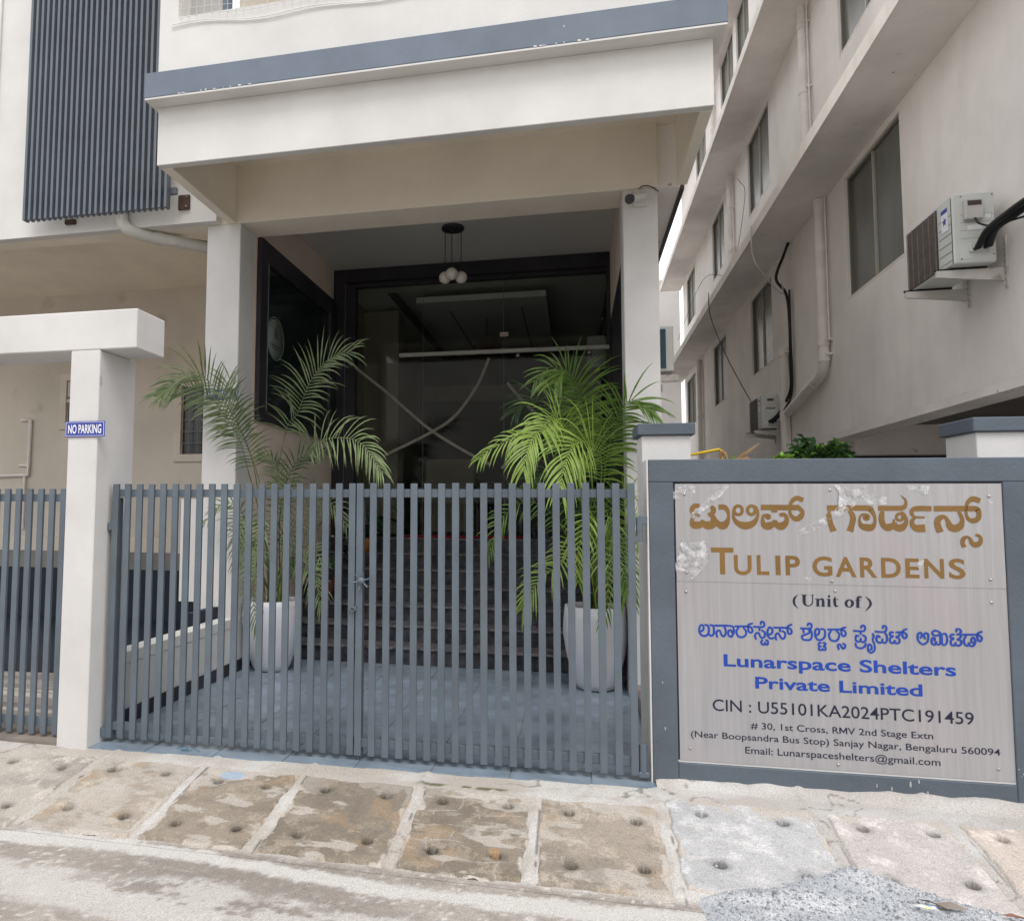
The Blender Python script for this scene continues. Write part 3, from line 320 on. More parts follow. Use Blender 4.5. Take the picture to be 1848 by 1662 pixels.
PALM_L=[[[[-2.84, 6.6, 0.71], [-2.81, 6.6, 1.45], [-2.68, 6.55, 2.22], [-2.54, 6.5, 2.41], [-2.39, 6.45, 2.71], [-2.19, 6.4, 2.9], [-1.97, 6.35, 2.94]], 0.38, 32, 3], [[[-2.78, 6.6, 0.71], [-2.62, 6.5, 1.45], [-2.41, 6.3, 1.9], [-2.2, 6.1, 2.08], [-1.97, 6.0, 2.12], [-1.74, 5.9, 2.06], [-1.52, 5.8, 1.81]], 0.26, 32, 4], [[[-2.88, 6.6, 0.71], [-2.89, 6.5, 1.5], [-2.96, 6.4, 2.02], [-3.07, 6.3, 2.32], [-3.2, 6.2, 2.57], [-3.4, 6.1, 2.76], [-3.72, 6.05, 2.55]], 0.3, 34, 3], [[[-2.89, 6.6, 0.71], [-2.9, 6.5, 1.45], [-2.98, 6.4, 1.86], [-3.04, 6.3, 2.17], [-3.22, 6.2, 2.47], [-3.48, 6.15, 2.62], [-3.77, 6.1, 2.54]], 0.26, 32, 3], [[[-2.87, 6.6, 0.71], [-2.85, 6.5, 1.34], [-2.86, 6.35, 1.81], [-2.94, 6.2, 2.15], [-2.99, 6.1, 2.37], [-3.05, 6.1, 2.58], [-3.04, 6.1, 2.7]], 0.26, 26, 3], [[[-2.82, 6.6, 0.71], [-2.72, 6.5, 1.29], [-2.62, 6.4, 1.6], [-2.67, 6.35, 1.86], [-2.71, 6.3, 1.96], [-2.82, 6.3, 2.0]], 0.18, 24, 3], [[[-2.81, 6.6, 0.71], [-2.78, 6.7, 1.45], [-2.69, 6.75, 1.88], [-2.57, 6.8, 2.03], [-2.35, 6.8, 2.07]], 0.22, 24, 0], [[[-2.88, 6.6, 0.71], [-2.96, 6.4, 1.29], [-3.02, 6.3, 1.52], [-3.14, 6.2, 1.55], [-3.29, 6.15, 1.37]], 0.14, 20, 3], [[[-2.87, 6.6, 0.71], [-2.92, 6.4, 1.09], [-2.96, 6.3, 1.42], [-2.96, 6.2, 1.35], [-2.97, 6.2, 1.05]], 0.22, 22, 3], [[[-2.85, 6.6, 0.71], [-2.8, 6.3, 1.15], [-2.76, 6.1, 0.96], [-2.74, 6.05, 0.7], [-2.7, 6.05, 0.47]], 0.16, 22, 3], [[[-2.8, 6.6, 0.71], [-2.59, 6.4, 0.94], [-2.4, 6.25, 1.06], [-2.21, 6.1, 0.95], [-2.12, 6.05, 0.68]], 0.2, 22, 3], [[[-2.8, 6.6, 0.71], [-2.6, 6.6, 1.34], [-2.41, 6.6, 1.58], [-2.18, 6.5, 1.55], [-2.04, 6.5, 1.35]], 0.2, 22, 3], [[[-2.83, 6.6, 0.71], [-2.79, 6.4, 1.29], [-2.8, 6.3, 1.4], [-2.8, 6.2, 1.2], [-2.83, 6.2, 0.95]], 0.18, 20, 4], [[[-2.83, 6.6, 0.71], [-2.72, 6.5, 1.19], [-2.57, 6.4, 1.3], [-2.48, 6.3, 1.15], [-2.49, 6.3, 0.9]], 0.18, 20, 0], [[[-2.78, 6.6, 0.71], [-2.55, 6.5, 1.09], [-2.37, 6.4, 1.17], [-2.22, 6.3, 1.06], [-2.21, 6.3, 0.86]], 0.17, 18, 3]]
# ================================================================== GROUND
def gz(X, Y):
    s = np.clip((4.12-Y)/.79, 0, 1)
    return -.006 - .108*(s*s*(3-2*s)*.35 + s*.65) - .004*np.clip(3.3-Y, 0, 3)
def sheet(name, x0, x1, y0, y1, step, hf, colf, m, parent=None, maskf=None, **k):
    nx = int((x1-x0)/step)+1; ny = int((y1-y0)/step)+1
    xs = np.linspace(x0, x1, nx); ys = np.linspace(y0, y1, ny); X, Y = np.meshgrid(xs, ys)
    Z = hf(X, Y); co_ = np.stack([X, Y, Z], -1).reshape(-1, 3)
    i = np.arange(nx*ny).reshape(ny, nx)
    q = np.stack([i[:-1,:-1], i[:-1,1:], i[1:,1:], i[1:,:-1]], -1).reshape(-1, 4)
    if maskf is not None:
        mk = maskf(X, Y).ravel(); q = q[mk[q].all(1)]
    me = bpy.data.meshes.new(name); me.vertices.add(len(co_)); me.vertices.foreach_set('co', co_.ravel())
    me.loops.add(q.size); me.loops.foreach_set('vertex_index', q.ravel()); me.polygons.add(len(q))
    me.polygons.foreach_set('loop_start', np.arange(0, q.size, 4)); me.polygons.foreach_set('loop_total', np.full(len(q), 4))
    me.polygons.foreach_set('use_smooth', np.ones(len(q), bool)); me.update(calc_edges=True)
    c = colf(X, Y).reshape(-1, 3); vcol(me, np.concatenate([c, np.ones((len(c), 1))], 1))
    me.materials.append(m); o = bpy.data.objects.new(name, me); link(o, parent); return tag(o, **k)
def mixv(a, b, t): return a*(1-t[..., None]) + b*t[..., None]
def colr(*c): return np.array(c, float)
CEM = colr(.45,.41,.365); CEMW = colr(.56,.545,.52); BRN = colr(.27,.23,.185); BRN2 = colr(.34,.295,.245); GRY = colr(.47,.47,.475); PNK = colr(.55,.48,.43); ROADC = colr(.315,.28,.25)
# far ground so that the earth runs to the horizon
part('ground', mat('earth', (.34,.31,.28), .95, .1, .5), None, -120, 120, -80, 200, -.9, -.32, kind='structure')
def road_h(X, Y):
    return gz(X, Y) + .010*fbm(X*1.3, Y*3, 4, 3) - .008 + .003*fbm(X*22, Y*22, 2, 5) - .02*sstep(.5,-.5,Y-1.0)
def road_c(X, Y):
    n = fbm(X*.7+3, Y*2.2, 5, 11); n2 = fbm(X*1.1, Y*5.5, 5, 21); n3 = fbm(X*9, Y*14, 4, 31)
    n4 = fbm(X*40, Y*40, 3, 33); c = mixv(ROADC*np.ones(X.shape+(3,)), colr(.39,.355,.32), sstep(.40,.60,.6*n3+.4*n4)); c = mixv(c, colr(.62,.60,.57), sstep(.68,.74,n4)*.7)
    c = mixv(c, colr(.25,.22,.195), sstep(.5,.7,n)*.7)
    # pale dried cement washed along the kerb line and across the lane
    d = np.abs(Y-(3.22+.05*np.sin(X*2)+.12*(n-.5))); c = mixv(c, CEMW, sstep(.07,.04,d+.07*(n3-.5)+.05*(n4-.5))*sstep(.36,.48,n2+.1))
    d2 = np.abs(Y-(2.80-.10*np.sin(X*.9+1)+.42*(n-.5)+.16*(fbm(X*3,Y*3,4,91)-.5))); c = mixv(c, CEMW, sstep(.14,.09,d2+.10*(n3-.5)+.08*(n4-.5))*sstep(.46,.53,n2+.2*(n4-.5))*.75)
    d3 = np.abs(Y-(2.64+.03*np.sin(X*3))); c = mixv(c, colr(.62,.54,.46), sstep(.012,.0,d3)*sstep(.35,.55,n2)*.8)
    c = mixv(c, CEMW*.97, sstep(-2.5,-3.3,X)*sstep(.35,.6,n3)*sstep(3.4,3.0,Y)*.8)
    c = mixv(c, CEMW*1.02, sstep(.03,0,np.abs(Y-2.75)-.06)*sstep(-.05,.1,X))
    return c
sheet('road', -6.0, 3.2, 1.2, 3.42, .014, road_h, road_c, CONC, kind='structure')
sheet('road', -30, 30, -14, 1.22, .25, lambda X, Y: road_h(X, Y)-.01, road_c, CONC, kind='structure')
SX = [-3.46, -2.80, -2.13, -1.515, -.838, -.208, .42, 1.16, 1.755, 2.42]
def apron_h(X, Y):
    h = gz(X, Y) + .012*fbm(X*3, Y*3, 4, 41) - .004
    for i, x in enumerate(SX[1:-1]):           # raised cement fillets between the slabs
        w = .012 + .016*fbm(Y*9+i*7, X*0+i, 3, 51)
        h = h + .009*np.exp(-((X-x+.02*(fbm(Y*5, X*0+i*3., 3, 5)-.5))/w)**2)
    for i in range(9):
        ya, yb = (3.335, 4.07) if i < 6 else (3.42+.06*(i-6), 4.19)
        h = h - .07*sstep(.045, .09, np.minimum(np.minimum(X-SX[i]-.03, SX[i+1]-.03-X), np.minimum(Y-ya, yb-Y)))
    fr_ = sstep(3.40, 3.33, Y); h = h*(1-fr_) + (road_h(X, Y)+.0015)*fr_
    h = h + .05*sstep(4.34, 4.46, Y)*sstep(.40, .46, X)*(.35+fbm(X*5, Y*3, 4, 47))*sstep(3.2,3.0,X)
    return h
def apron_c(X, Y):
    n = fbm(X*2.2, Y*5, 5, 61); n2 = fbm(X*14, Y*14, 4, 71)
    c = mixv(CEM*np.ones(X.shape+(3,)), CEMW, sstep(.35,.7,n)); c = mixv(c, colr(.45,.41,.37), sstep(.6,.75,n2)*.6)
    for i, x in enumerate(SX[1:-1]):
        c = mixv(c, colr(.10,.09,.08), sstep(.006,.002,np.abs(X-x-.021-.018*(fbm(Y*9,X*0+i*5.,3,6)-.5)))*sstep(.40,.5,fbm(Y*6,X*0+i*9.,3,8))*(Y<4.08)*.8)
    c = mixv(c, colr(.46,.46,.47), sstep(.2,1.2,X)*.35)
    c = mixv(c, colr(.20,.185,.165), sstep(.012,.003,np.abs(fbm(X*3, Y*3, 4, 81)-.5))*sstep(.5,.6,fbm(X*1.2,Y*1.2,3,84))*.8)  # hairline cracks
    c = mixv(c, road_c(X, Y), sstep(3.38, 3.32, Y+.03*(n2-.5)))
    moss = sstep(.035,.0,np.abs(Y-4.115+.03*(n-.5)))*sstep(-.90,-.80,X)*sstep(-.30,-.42,X)*sstep(.42,.55,fbm(X*20,Y*20,3,9))
    return mixv(c, colr(.09,.105,.04), moss)
pav = sheet('pavement', -6.0, 3.2, 3.30, 4.60, .012, apron_h, apron_c, CONC, kind='structure', maskf=lambda X, Y: Y < 4.204+.038*(X+3.08)+.27*(X > .42)+.10*(X < -3.0))
tones = [(CEM*.98, .15), (BRN2*1.15, .55), (BRN*1.12, .30), (BRN*1.02, .30), (BRN, .35), (BRN2*1.05, .30), (GRY, .10), (GRY*.6+PNK*.42, .10), (PNK, .10)]
for i in range(9):
    x0, x1 = SX[i]+.014, SX[i+1]-.014; seed = 100+i*13
    y0, y1 = (3.335, 4.07) if i < 6 else (3.42+.06*(i-6), 4.19)
    if i == 0: y0 = 3.30
    cw = x1-x0; hs = []
    for a in (.25, .78):
        for b_ in (.24, .80):
            hs.append((x0+cw*(a+random.uniform(-.03,.03)), y0+(y1-y0)*(b_+random.uniform(-.03,.03)), random.uniform(.025,.030)))
    def sh(X, Y, i=i, hs=hs, seed=seed, x0=x0, x1=x1, y0=y0, y1=y1):
        e = np.minimum(np.minimum(X-x0, x1-X), np.minimum(Y-y0, y1-Y)); n = fbm(X*9, Y*9, 4, seed)
        h = gz(X, Y) + .0135 + .004*(fbm(X*5, Y*5, 3, seed+1)-.5) + .0012*fbm(X*60, Y*60, 2, seed+2) - .030*sstep(.028, 0., e+.05*(n-.5))
        if i in (1, 4, 5, 6): h = h - .0012*joints(X, Y, i, x0, y0)
        for hx, hy, r in hs:
            d = np.hypot(X-hx, Y-hy)+.005*(n-.5); h = h - .060*sstep(r+.001, r-.003, d) - .002*sstep(r+.03, r, d)
        return h
    def joints(X, Y, i, x0, y0):
        yy = (Y-y0+.012*np.sin((X-x0)*21))/.125; row = np.floor(yy); fy = np.abs(yy-np.round(yy))*.125
        xx = (X-x0+.01*np.sin(Y*30))/.235+.5*(row % 2); fx = np.abs(xx-np.round(xx))*.235
        return np.maximum(sstep(.0065,.002,fy), sstep(.0065,.002,fx))
    def scol(X, Y, i=i, hs=hs, seed=seed, x0=x0, x1=x1, y0=y0, y1=y1):
        base, cov = tones[i]; n = fbm(X*4, Y*7, 5, seed+3); n2 = fbm(X*13, Y*13, 5, seed+4)
        n5 = fbm(X*50, Y*50, 3, seed+6); c = mixv(base*np.ones(X.shape+(3,)), base*.74, sstep(.4,.62,n)*(.9 if i < 6 else .3)); c = mixv(c, base*1.42, sstep(.50,.66,.6*n2+.4*n5)*.75); c = mixv(c, base*.62, sstep(.60,.68,n5)*.35)
        e = np.minimum(np.minimum(X-x0, x1-X)*1.3, np.minimum((y1-Y)*.42, (Y-y0)*2.2))
        c = mixv(c, CEM*1.12, sstep(.036, .022, e+.11*(n-.5)+.10*(n2-.5))*(1 if i else .4))
        if 0 < i < 6: c = mixv(c, CEM*1.03, sstep(.595,.63,fbm(X*5,Y*11,5,seed+8)+.10*sstep(y1-.22,y1,Y))*.8); c = mixv(c, base*.66, sstep(.58,.64,fbm(X*3,Y*4,5,seed+9))*.5); c = mixv(c, colr(.36,.25,.15), sstep(.62,.70,fbm(X*6,Y*6,4,seed+10))*.35)
        c = mixv(c, CEM*1.05, sstep(.62-.25*cov, .70-.2*cov, n)*cov*1.3 if cov > .4 else n*0)
        if i in (1, 4, 5, 6): c = mixv(c, CEM*1.02 if i != 6 else colr(.56,.52,.48), joints(X, Y, i, x0, y0)*sstep(.42,.56,n2)*(.55 if i > 3 else .25))
        if i == 2: c = mixv(c, colr(.36,.43,.52), sstep(.062,.052,np.hypot((X-(x0+.20))*.8, (Y-(y1-.085))*1.3)+.03*(n2-.5)))
        for hx, hy, r in hs:
            d = np.hypot(X-hx, Y-hy); c = mixv(c, c*.80, sstep(r+.035, r, d+.03*(n2-.5))); c = mixv(c, c*.28, sstep(r+.002, r-.003, d))  # hole insides also coloured dark, adding to the shade of their depth
            if (i, hs.index((hx, hy, r))) in ((4, 2),): c = mixv(c, colr(.40,.25,.13), sstep(.028,.01,np.hypot(X-hx+.01, Y-hy-.035)+.04*(n2-.5))*.7)
        return c
    sheet('concrete_slab', x0, x1, y0, y1, .0048, sh, scol, CONC, parent=pav)

# loose grey stone chips heaped against the slabs
def heap_edge(X): return 3.47 + .27*np.clip((X-.45)/.7, 0, 1) - .36*np.clip((X-1.2)/1.0, 0, 1) + .03*np.sin(X*7)
def heap_h(X, Y):
    e = heap_edge(X)-Y+.06*(fbm(X*6, Y*6, 3, 7)-.5); s = sstep(-.02, .16, e)*sstep(.43, .62, X+.1*(fbm(X*5,Y*5,3,8)-.5))
    return gz(X, Y) - .022 + .050*s + .012*s*fbm(X*7, Y*7, 3, 9) + .007*s*fbm(X*45, Y*45, 2, 10)
def heap_c(X, Y): return mixv(colr(.42,.44,.465)*np.ones(X.shape+(3,)), colr(.55,.565,.59), sstep(.35,.65,fbm(X*8, Y*8, 5, 12)))
heap = sheet('gravel_heap', .3, 3.0, 2.2, 3.95, .011, heap_h, heap_c, GRAV, kind='stuff')
tag(heap, 'heap of loose grey stone chips spilled over the slabs at the road edge', 'gravel')
vs = []; fs = []; cols = []
for k in range(15000):
    x = random.uniform(.42, 2.5); y = 2.35 + (3.92-2.35)*random.random()**.75; s = random.choice((.0035,.0045,.006,.006,.009)) * (1 if random.random() > .012 else 1.9)
    e = float(heap_edge(np.array(x)))-y
    if e < 0 and random.random() > .04*math.exp(e*9): continue
    if x < .55 and random.random() > .4: continue
    z = max(float(heap_h(np.array(x), np.array(y))), float(gz(x, y))+.004 if e < 0 else -9)
    n = len(vs); ang = random.random()*6.28; g = random.choice((.24,.36,.42,.46,.50,.56)); g = (g*.95, g*.985, g*1.04, 1)
    for dx, dy, dz in ((1,0,0),(-.3,.9,.1),(-.8,-.6,0),(.1,.1,.9),(.3,-.7,.3)):
        a, b_ = dx*math.cos(ang)-dy*math.sin(ang), dx*math.sin(ang)+dy*math.cos(ang); q = random.uniform(.7,1.2)
        vs.append((x+a*s*q, y+b_*s*q, z+dz*s*1.1)); cols.append(g)
    fs += [(n,n+1,n+3),(n+1,n+2,n+3),(n+2,n+4,n+3),(n+4,n,n+3)]
me = bpy.data.meshes.new('stone_chips'); me.from_pydata(vs, [], fs); vcol(me, cols); me.materials.append(GRAV)
o = bpy.data.objects.new('stone_chips', me); link(o, heap); o['kind'] = 'stuff'
# litter
m = MB(); pts = [(1.32,3.46),(1.36,3.44),(1.42,3.425),(1.50,3.425),(1.44,3.445),(1.38,3.458)]
m.add([(x, y, -.045+.012*math.sin(i*2)) for i, (x, y) in enumerate(pts)], [(0,1,5),(1,2,4,5),(2,3,4)]); m.build('fallen_leaf', mat('dry_leaf', (.24,.20,.17), .7), None, label='dry curled brown leaf lying on the grey gravel heap', cat='leaf')
m = MB(); m.add([(1.29,3.41,-.046),(1.305,3.398,-.044),(1.375,3.385,-.046),(1.37,3.40,-.038),(1.32,3.41,-.040)], [(0,1,2,3,4)])
def litm():
    mm, t, p = nodes('coloured_wrapper'); g = t.nodes.new('ShaderNodeNewGeometry').outputs['Position']
    v = N(t, 'ShaderNodeTexVoronoi', Scale=38); t.links.new(g, v.inputs['Vector'])
    c = mixc(t, noise(t, g, 30, 0, ramp=(.45,.55)), (.7,.7,.72), v.outputs['Color']); c2 = mixc(t, .45, c, (.5,.5,.5)); t.links.new(c2, p.inputs['Base Color']); return mm
m.build('candy_wrapper', litm(), None, label='torn coloured candy wrapper on the grey gravel heap', cat='litter')
m = MB(); m.add([(1.60,3.42,-.052),(1.66,3.395,-.042),(1.70,3.40,-.05),(1.64,3.43,-.045)], [(0,1,2,3)]); m.build('fallen_leaf', mat('dry_leaf_red', (.24,.12,.08), .7), None, label='small reddish dry leaf low on the grey gravel heap', cat='leaf')

# driveway of slate tiles, recessed joints
dr = empty('driveway', (0, 4.4, 0)); dr['kind'] = 'structure'
MB().add([(-3.08,4.199,-.007),(.46,4.332,-.007),(.46,7.14,-.007),(-3.08,7.14,-.007)], [(0,1,2,3)]).build('mortar_bed', TGR, dr)
ty = [4.21+.45*i for i in range(8)]; tx = [-3.07+.45*i for i in range(9)]
for j in range(7):
    for i in range(8):
        xa, xb = tx[i], min(tx[i]+.446, .45); ya, yb = ty[j], min(ty[j]+.446, 7.13)
        if xa > .43 or ya > 7.1: continue
        m = MB(); dz = random.uniform(-.0007, .0007); e = .004
        fr = (lambda x: 4.198+.038*(x+3.08)) if j == 0 else (lambda x: ya)
        vs = [(xa, fr(xa), -.010), (xb, fr(xb), -.010), (xb, yb, -.010), (xa, yb, -.010), (xa+e*.5, fr(xa)+e*.5, dz), (xb-e*.5, fr(xb)+e*.5, dz), (xb-e*.5, yb-e*.5, dz), (xa+e*.5, yb-e*.5, dz)]
        m.add(vs, [(4,5,6,7),(0,1,5,4),(1,2,6,5),(2,3,7,6),(3,0,4,7)]); m.build('tile', TILE, dr)
# left bay and right lot floors
sheet('left_bay_floor', -9, -3.2, 4.30, 9.2, .08, lambda X, Y: -.004+.006*fbm(X*3,Y*3,3,2), lambda X, Y: mixv(colr(.22,.20,.19)*np.ones(X.shape+(3,)), colr(.34,.31,.28), sstep(.4,.6,fbm(X*3,Y*8,4,5))), CONC, kind='structure')
sheet('right_lot_floor', .72, 16, 4.62, 34, .25, lambda X, Y: -.2+.01*fbm(X,Y,3,2), lambda X, Y: mixv(colr(.26,.25,.24)*np.ones(X.shape+(3,)), colr(.36,.35,.33), sstep(.4,.6,fbm(X,Y*2,4,5))), CONC, kind='structure')

# ================================================================== MAIN BUILDING
mb = empty('apartment_building', (-1.3, 6.36, 0), 'white apartment block with a grey-banded canopy over its dark glass entrance porch', 'building')
part('fascia', W, mb, -3.235, .947, 5.13, 5.20, 4.24, 4.716, b=.004)
def band_mesh():
    return MB().bbox(-3.28, 1.02, 5.0, 5.34, 4.731, 4.935, .004)
band_mesh().build('ledge_band', BAND, mb)
part('ledge_underside', W, mb, -3.277, 1.017, 5.003, 5.34, 4.7165, 4.7300)
# flaked paint along the lower edge of the band
m = MB()
for x0, n_, sp in ((-2.99, 5, .02), (-2.80, 5, .05), (-2.55, 3, .07), (-.25, 6, .035), (.05, 2, .05)):
    for k in range(n_):
        x = x0+k*sp*random.uniform(.6,1.2); w_ = random.uniform(.006,.03); h_ = random.uniform(.004,.014)
        m.add([(x,4.9985,4.7315),(x+w_,4.9985,4.7315),(x+w_*.8,4.9985,4.7315+h_*.7),(x+w_*.2,4.9985,4.7315+h_)], [(0,1,2,3)])
m.build('flaked_paint', mat('flaked_plaster', (.72,.71,.69), .9), mb, kind='stuff')
part('upper_wall', W, mb, -3.245, -3.08, 5.13, 5.32, 4.937, 9.6)            # left of the balcony opening
part('upper_wall', W, mb, -3.08, .99, 5.13, 5.32, 4.937, 5.46)
part('upper_wall', W, mb, -3.245, .99, 5.13, 5.32, 6.9, 9.6)
part('upper_wall', W, mb, -.2, .99, 5.13, 5.32, 5.462, 6.898)
part('balcony_back_wall', WS, mb, -3.08, .9, 6.2, 6.3, 4.937, 6.9)
part('balcony_post', BAND, mb, -2.86, -2.80, 5.45, 5.51, 4.94, 6.9)
part('balcony_post', BAND, mb, -2.80, -.2, 5.46, 5.50, 5.62, 5.67)
part('cantilever_beam', WS, mb, -3.235, -3.14, 5.202, 6.358, 4.24, 4.80, b=.004)
part('cantilever_beam', WS, mb, .865, .947, 5.202, 6.37, 4.24, 4.80, b=.004)
part('canopy_slab', WS, mb, -3.30, .96, 5.203, 9.4, 4.80, 4.92)
part('porch_beam', WS, mb, -3.44, .712, 6.36, 6.75, 4.24, 4.85, b=.004)
part('side_beam', RSOF, mb, .714, .90, 6.42, 24, 4.25, 4.86)
part('side_gutter_edge', BLACKF, mb, .902, .935, 6.44, 24, 4.235, 4.30)
part('side_upper_wall', W, mb, .70, .90, 9.3, 24, 4.9, 9.6)
part('column', WC, mb, -3.44, -3.092, 6.362, 6.68, -.05, 4.238, b=.006)
part('column', WC, mb, .425, .708, 6.362, 6.72, -.05, 4.238, b=.006)
part('porch_side_wall', WI, mb, -3.30, -3.094, 6.682, 9.2, -.02, 4.68)
part('porch_side_wall', WI, mb, .452, .66, 6.722, 9.35, 3.86, 4.68)
part('porch_side_cladding', BLACKF, mb, .458, .66, 6.722, 9.35, -.02, 3.858)
part('porch_ceiling', CEIL, mb, -3.30, .66, 6.752, 9.2, 4.682, 4.80)
part('side_outer_wall', WC, mb, .662, .712, 6.80, 24, -.3, 4.23)
# left wing
part('wing_wall', W, mb, -12, -3.30, 6.262, 6.358, 4.24, 9.6)
part('wing_beam', WS, mb, -12, -3.442, 6.3585, 6.55, 4.241, 4.75)
part('wing_wall_step', W, mb, -12, -5.80, 6.235, 6.261, 4.2405, 9.6, b=.004)
part('wing_slab', WS, mb, -12, -3.442, 6.552, 9.4, 4.60, 4.75)
m = MB(); x0 = -12
m.box(-12, -7.20, 9.2, 9.4, 1.11, 4.6); m.box(-6.72, -5.37, 9.2, 9.4, 1.11, 4.6); m.box(-4.55, -3.30, 9.2, 9.4, 1.11, 4.6)
m.box(-7.20, -6.72, 9.2, 9.4, 1.11, 2.65); m.box(-7.20, -6.72, 9.2, 9.4, 3.42, 4.6); m.box(-5.37, -4.55, 9.2, 9.4, 1.11, 2.17); m.box(-5.37, -4.55, 9.2, 9.4, 3.29, 4.6)
m.build('rear_wall', WB, mb)
part('rear_wall_base', mat('cream_wall_base', (.62,.56,.47), .85, .05), mb, -12, -3.31, 9.12, 9.199, .905, 1.11)
part('basement_beam', DGREY, mb, -12, -3.31, 9.0, 9.19, .68, .903)
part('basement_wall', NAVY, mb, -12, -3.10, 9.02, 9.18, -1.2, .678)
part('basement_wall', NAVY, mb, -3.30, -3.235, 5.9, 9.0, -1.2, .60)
part('wall_stub', WC, mb, -3.72, -3.442, 6.50, 6.62, .62, 1.60)
# window of the left bay, wide casing
def casing_window(x0, x1, z0, z1, y, nm='window'):
    w = 0.085
    fr = MB(); fr.bbox(x0-.02, x1+.02, y-.03, y+.02, z1-w, z1+.02, .004); fr.bbox(x0-.02, x1+.02, y-.03, y+.02, z0-.02, z0+w, .004)
    fr.bbox(x0-.02, x0+w, y-.029, y+.02, z0+w, z1-w, .004); fr.bbox(x1-w, x1+.02, y-.029, y+.02, z0+w, z1-w, .004)
    f = fr.build(nm, mat('cream_window_casing', (.62,.56,.48), .7), mb)
    part('pane', WIND, f, x0+w, x1-w, y+.03, y+.04, z0+w, z1-w); return f
f = casing_window(-5.37, -4.55, 2.17, 3.29, 9.19)
g = MB()
for k in range(5): g.box(-5.27, -4.67, 9.15, 9.158, 2.40+k*.16, 2.408+k*.16)
for k in range(4): g.box(-5.16+.13*k, -5.152+.13*k, 9.159, 9.166, 2.27, 3.19)
g.build('grille', ALU, f)
f = casing_window(-7.20, -6.72, 2.65, 3.42, 9.19)
part('louvre_board', mat('pale_vent_board', (.5,.47,.42), .7), f, -7.10, -6.92, 9.17, 9.18, 3.10, 3.32)
part('transom', WB, f, -7.11, -6.8, 9.17, 9.2, 3.02, 3.07)
# conduit on the rear wall
m = MB(); m.tube([(-8.6,9.17,1.96),(-7.70,9.17,1.98),(-7.70,9.17,2.78),(-7.85,9.17,2.78)], .028, 8); m.tube([(-7.86,9.17,2.12),(-7.70,9.17,2.12)], .02, 8)
m.tube([(-7.76,9.17,1.96),(-7.76,9.17,1.2)], .02, 8)
m.build('water_pipe', PVC, None, label='cream pipe run bent along the rear wall behind the left-hand gate', cat='pipe')
m = MB()
for y, z, s in ((9.19,3.2,.05),(9.19,1.45,.02)): m.box(-4.68, -4.60, 9.12, 9.19, z+.1, z+.12)
m.build('wall_bracket', ALU, mb)
# bird net over the balcony opening
m = MB()
for k in range(34):
    x = -3.05+k*.068; m.tube([(x,5.115,5.41+.02*math.sin(k*.7)),(x+.015*math.sin(k),5.112,5.8),(x,5.112,6.3),(x,5.112,6.85)], .0022, 3, False)
for k in range(20):
    z = 5.43+k*.068; m.tube([(-3.06+j*.12, 5.111, z+.012*math.sin(j*.9+k*.5)) for j in range(21)], .0022, 3, False)
for k in range(2): m.tube([(-3.13+j*.09, 5.118, 5.335+.018*k+.02*math.sin(j*.55+.3*k)+.035*(abs(j-15)/15)) for j in range(36)], .0035, 4, False)
m.build('bird_net', mat('white_nylon_net', (.75,.75,.74), .7), None, label='white bird net hung across the balcony opening above the grey band', cat='net')
# ------------------------------------------------ louver screen
ls = empty('louver_screen', (-4.45, 6.1, 4.3), 'tall screen of narrow vertical grey fins fixed to the white wall, top left', 'louver screen')
fin = None
for k in range(26):
    x = -5.255+k*.0615
    if fin is None: fin = part('fin', LOUV, ls, x, x+.026, 6.03, 6.10, 4.315, 9.5)
    else: dup(fin, parent=ls, dx=(k*.0615, 0, 0))
part('rail', LOUV, ls, -5.25, -3.64, 6.102, 6.14, 4.47, 4.53); part('rail', LOUV, ls, -5.25, -3.64, 6.102, 6.14, 6.9, 6.96)
bk = part('bracket', RUST, ls, -3.69, -3.575, 6.235, 6.259, 4.37, 4.51); m = MB()
for z in (4.395, 4.485): m.cyl((-3.60, 6.234, z), (-3.60, 6.226, z), .010, 8)
m.build('bolt', SCREW, bk); part('bracket', RUST, ls, -4.93, -4.82, 6.225, 6.259, 4.325, 4.37)
# ------------------------------------------------ drain pipe under the wing
m = MB(); m.tube([tuple(p) for p in crom([(-4.28,6.22,4.60),(-4.27,6.20,4.34),(-4.22,6.23,4.22),(-4.05,6.38,4.18),(-3.80,6.55,4.165),(-3.30,6.98,4.14)], 5)], .058, 14)
m.cyl((-4.03,6.395,4.18), (-3.97,6.44,4.175), .066, 14); dp = m.build('drain_pipe', PVCW, None, label='fat grey-white drain pipe elbow running under the left eave', cat='pipe')
m = MB(); m.tube([(-3.95,6.52,4.235),(-3.6,6.78,4.23),(-3.35,6.95,4.225)], .014, 6); m.build('conduit', BLK, dp)
m = MB(); m.cyl((.495,6.80,.12), (.495,6.80,2.4), .045, 14); m.cyl((.495,6.80,1.1), (.495,6.80,1.16), .05, 14)
m.build('downpipe', PVCW, None, label='grey downpipe standing beside the right porch column', cat='pipe')

# ------------------------------------------------ porch steps
st = empty('entrance_steps', (-1.3, 7.13, 0), 'flight of black granite steps rising to the glass entrance', 'steps')
RI, TR = .1667, .2985
for k in range(7):
    y = 7.13+k*TR; z1 = (k+1)*RI-.026
    s_ = part('step', GRAN, st, -3.085, .448, y+.012, 9.14 if k == 6 else y+TR+.010, k*RI-.03*(k > 0), z1-.0005)
    part('nosing', NOSE, s_, -3.087, .449, y-.012, y+TR+.012 if k < 6 else 9.14, z1, z1+.026, b=.006)
m = MB(); m.bbox(-2.12,-.52,8.935,9.06,1.169,1.20,.004); m.build('door_mat', RED, None, label='long dark red door mat on the top step before the glass doors', cat='mat')
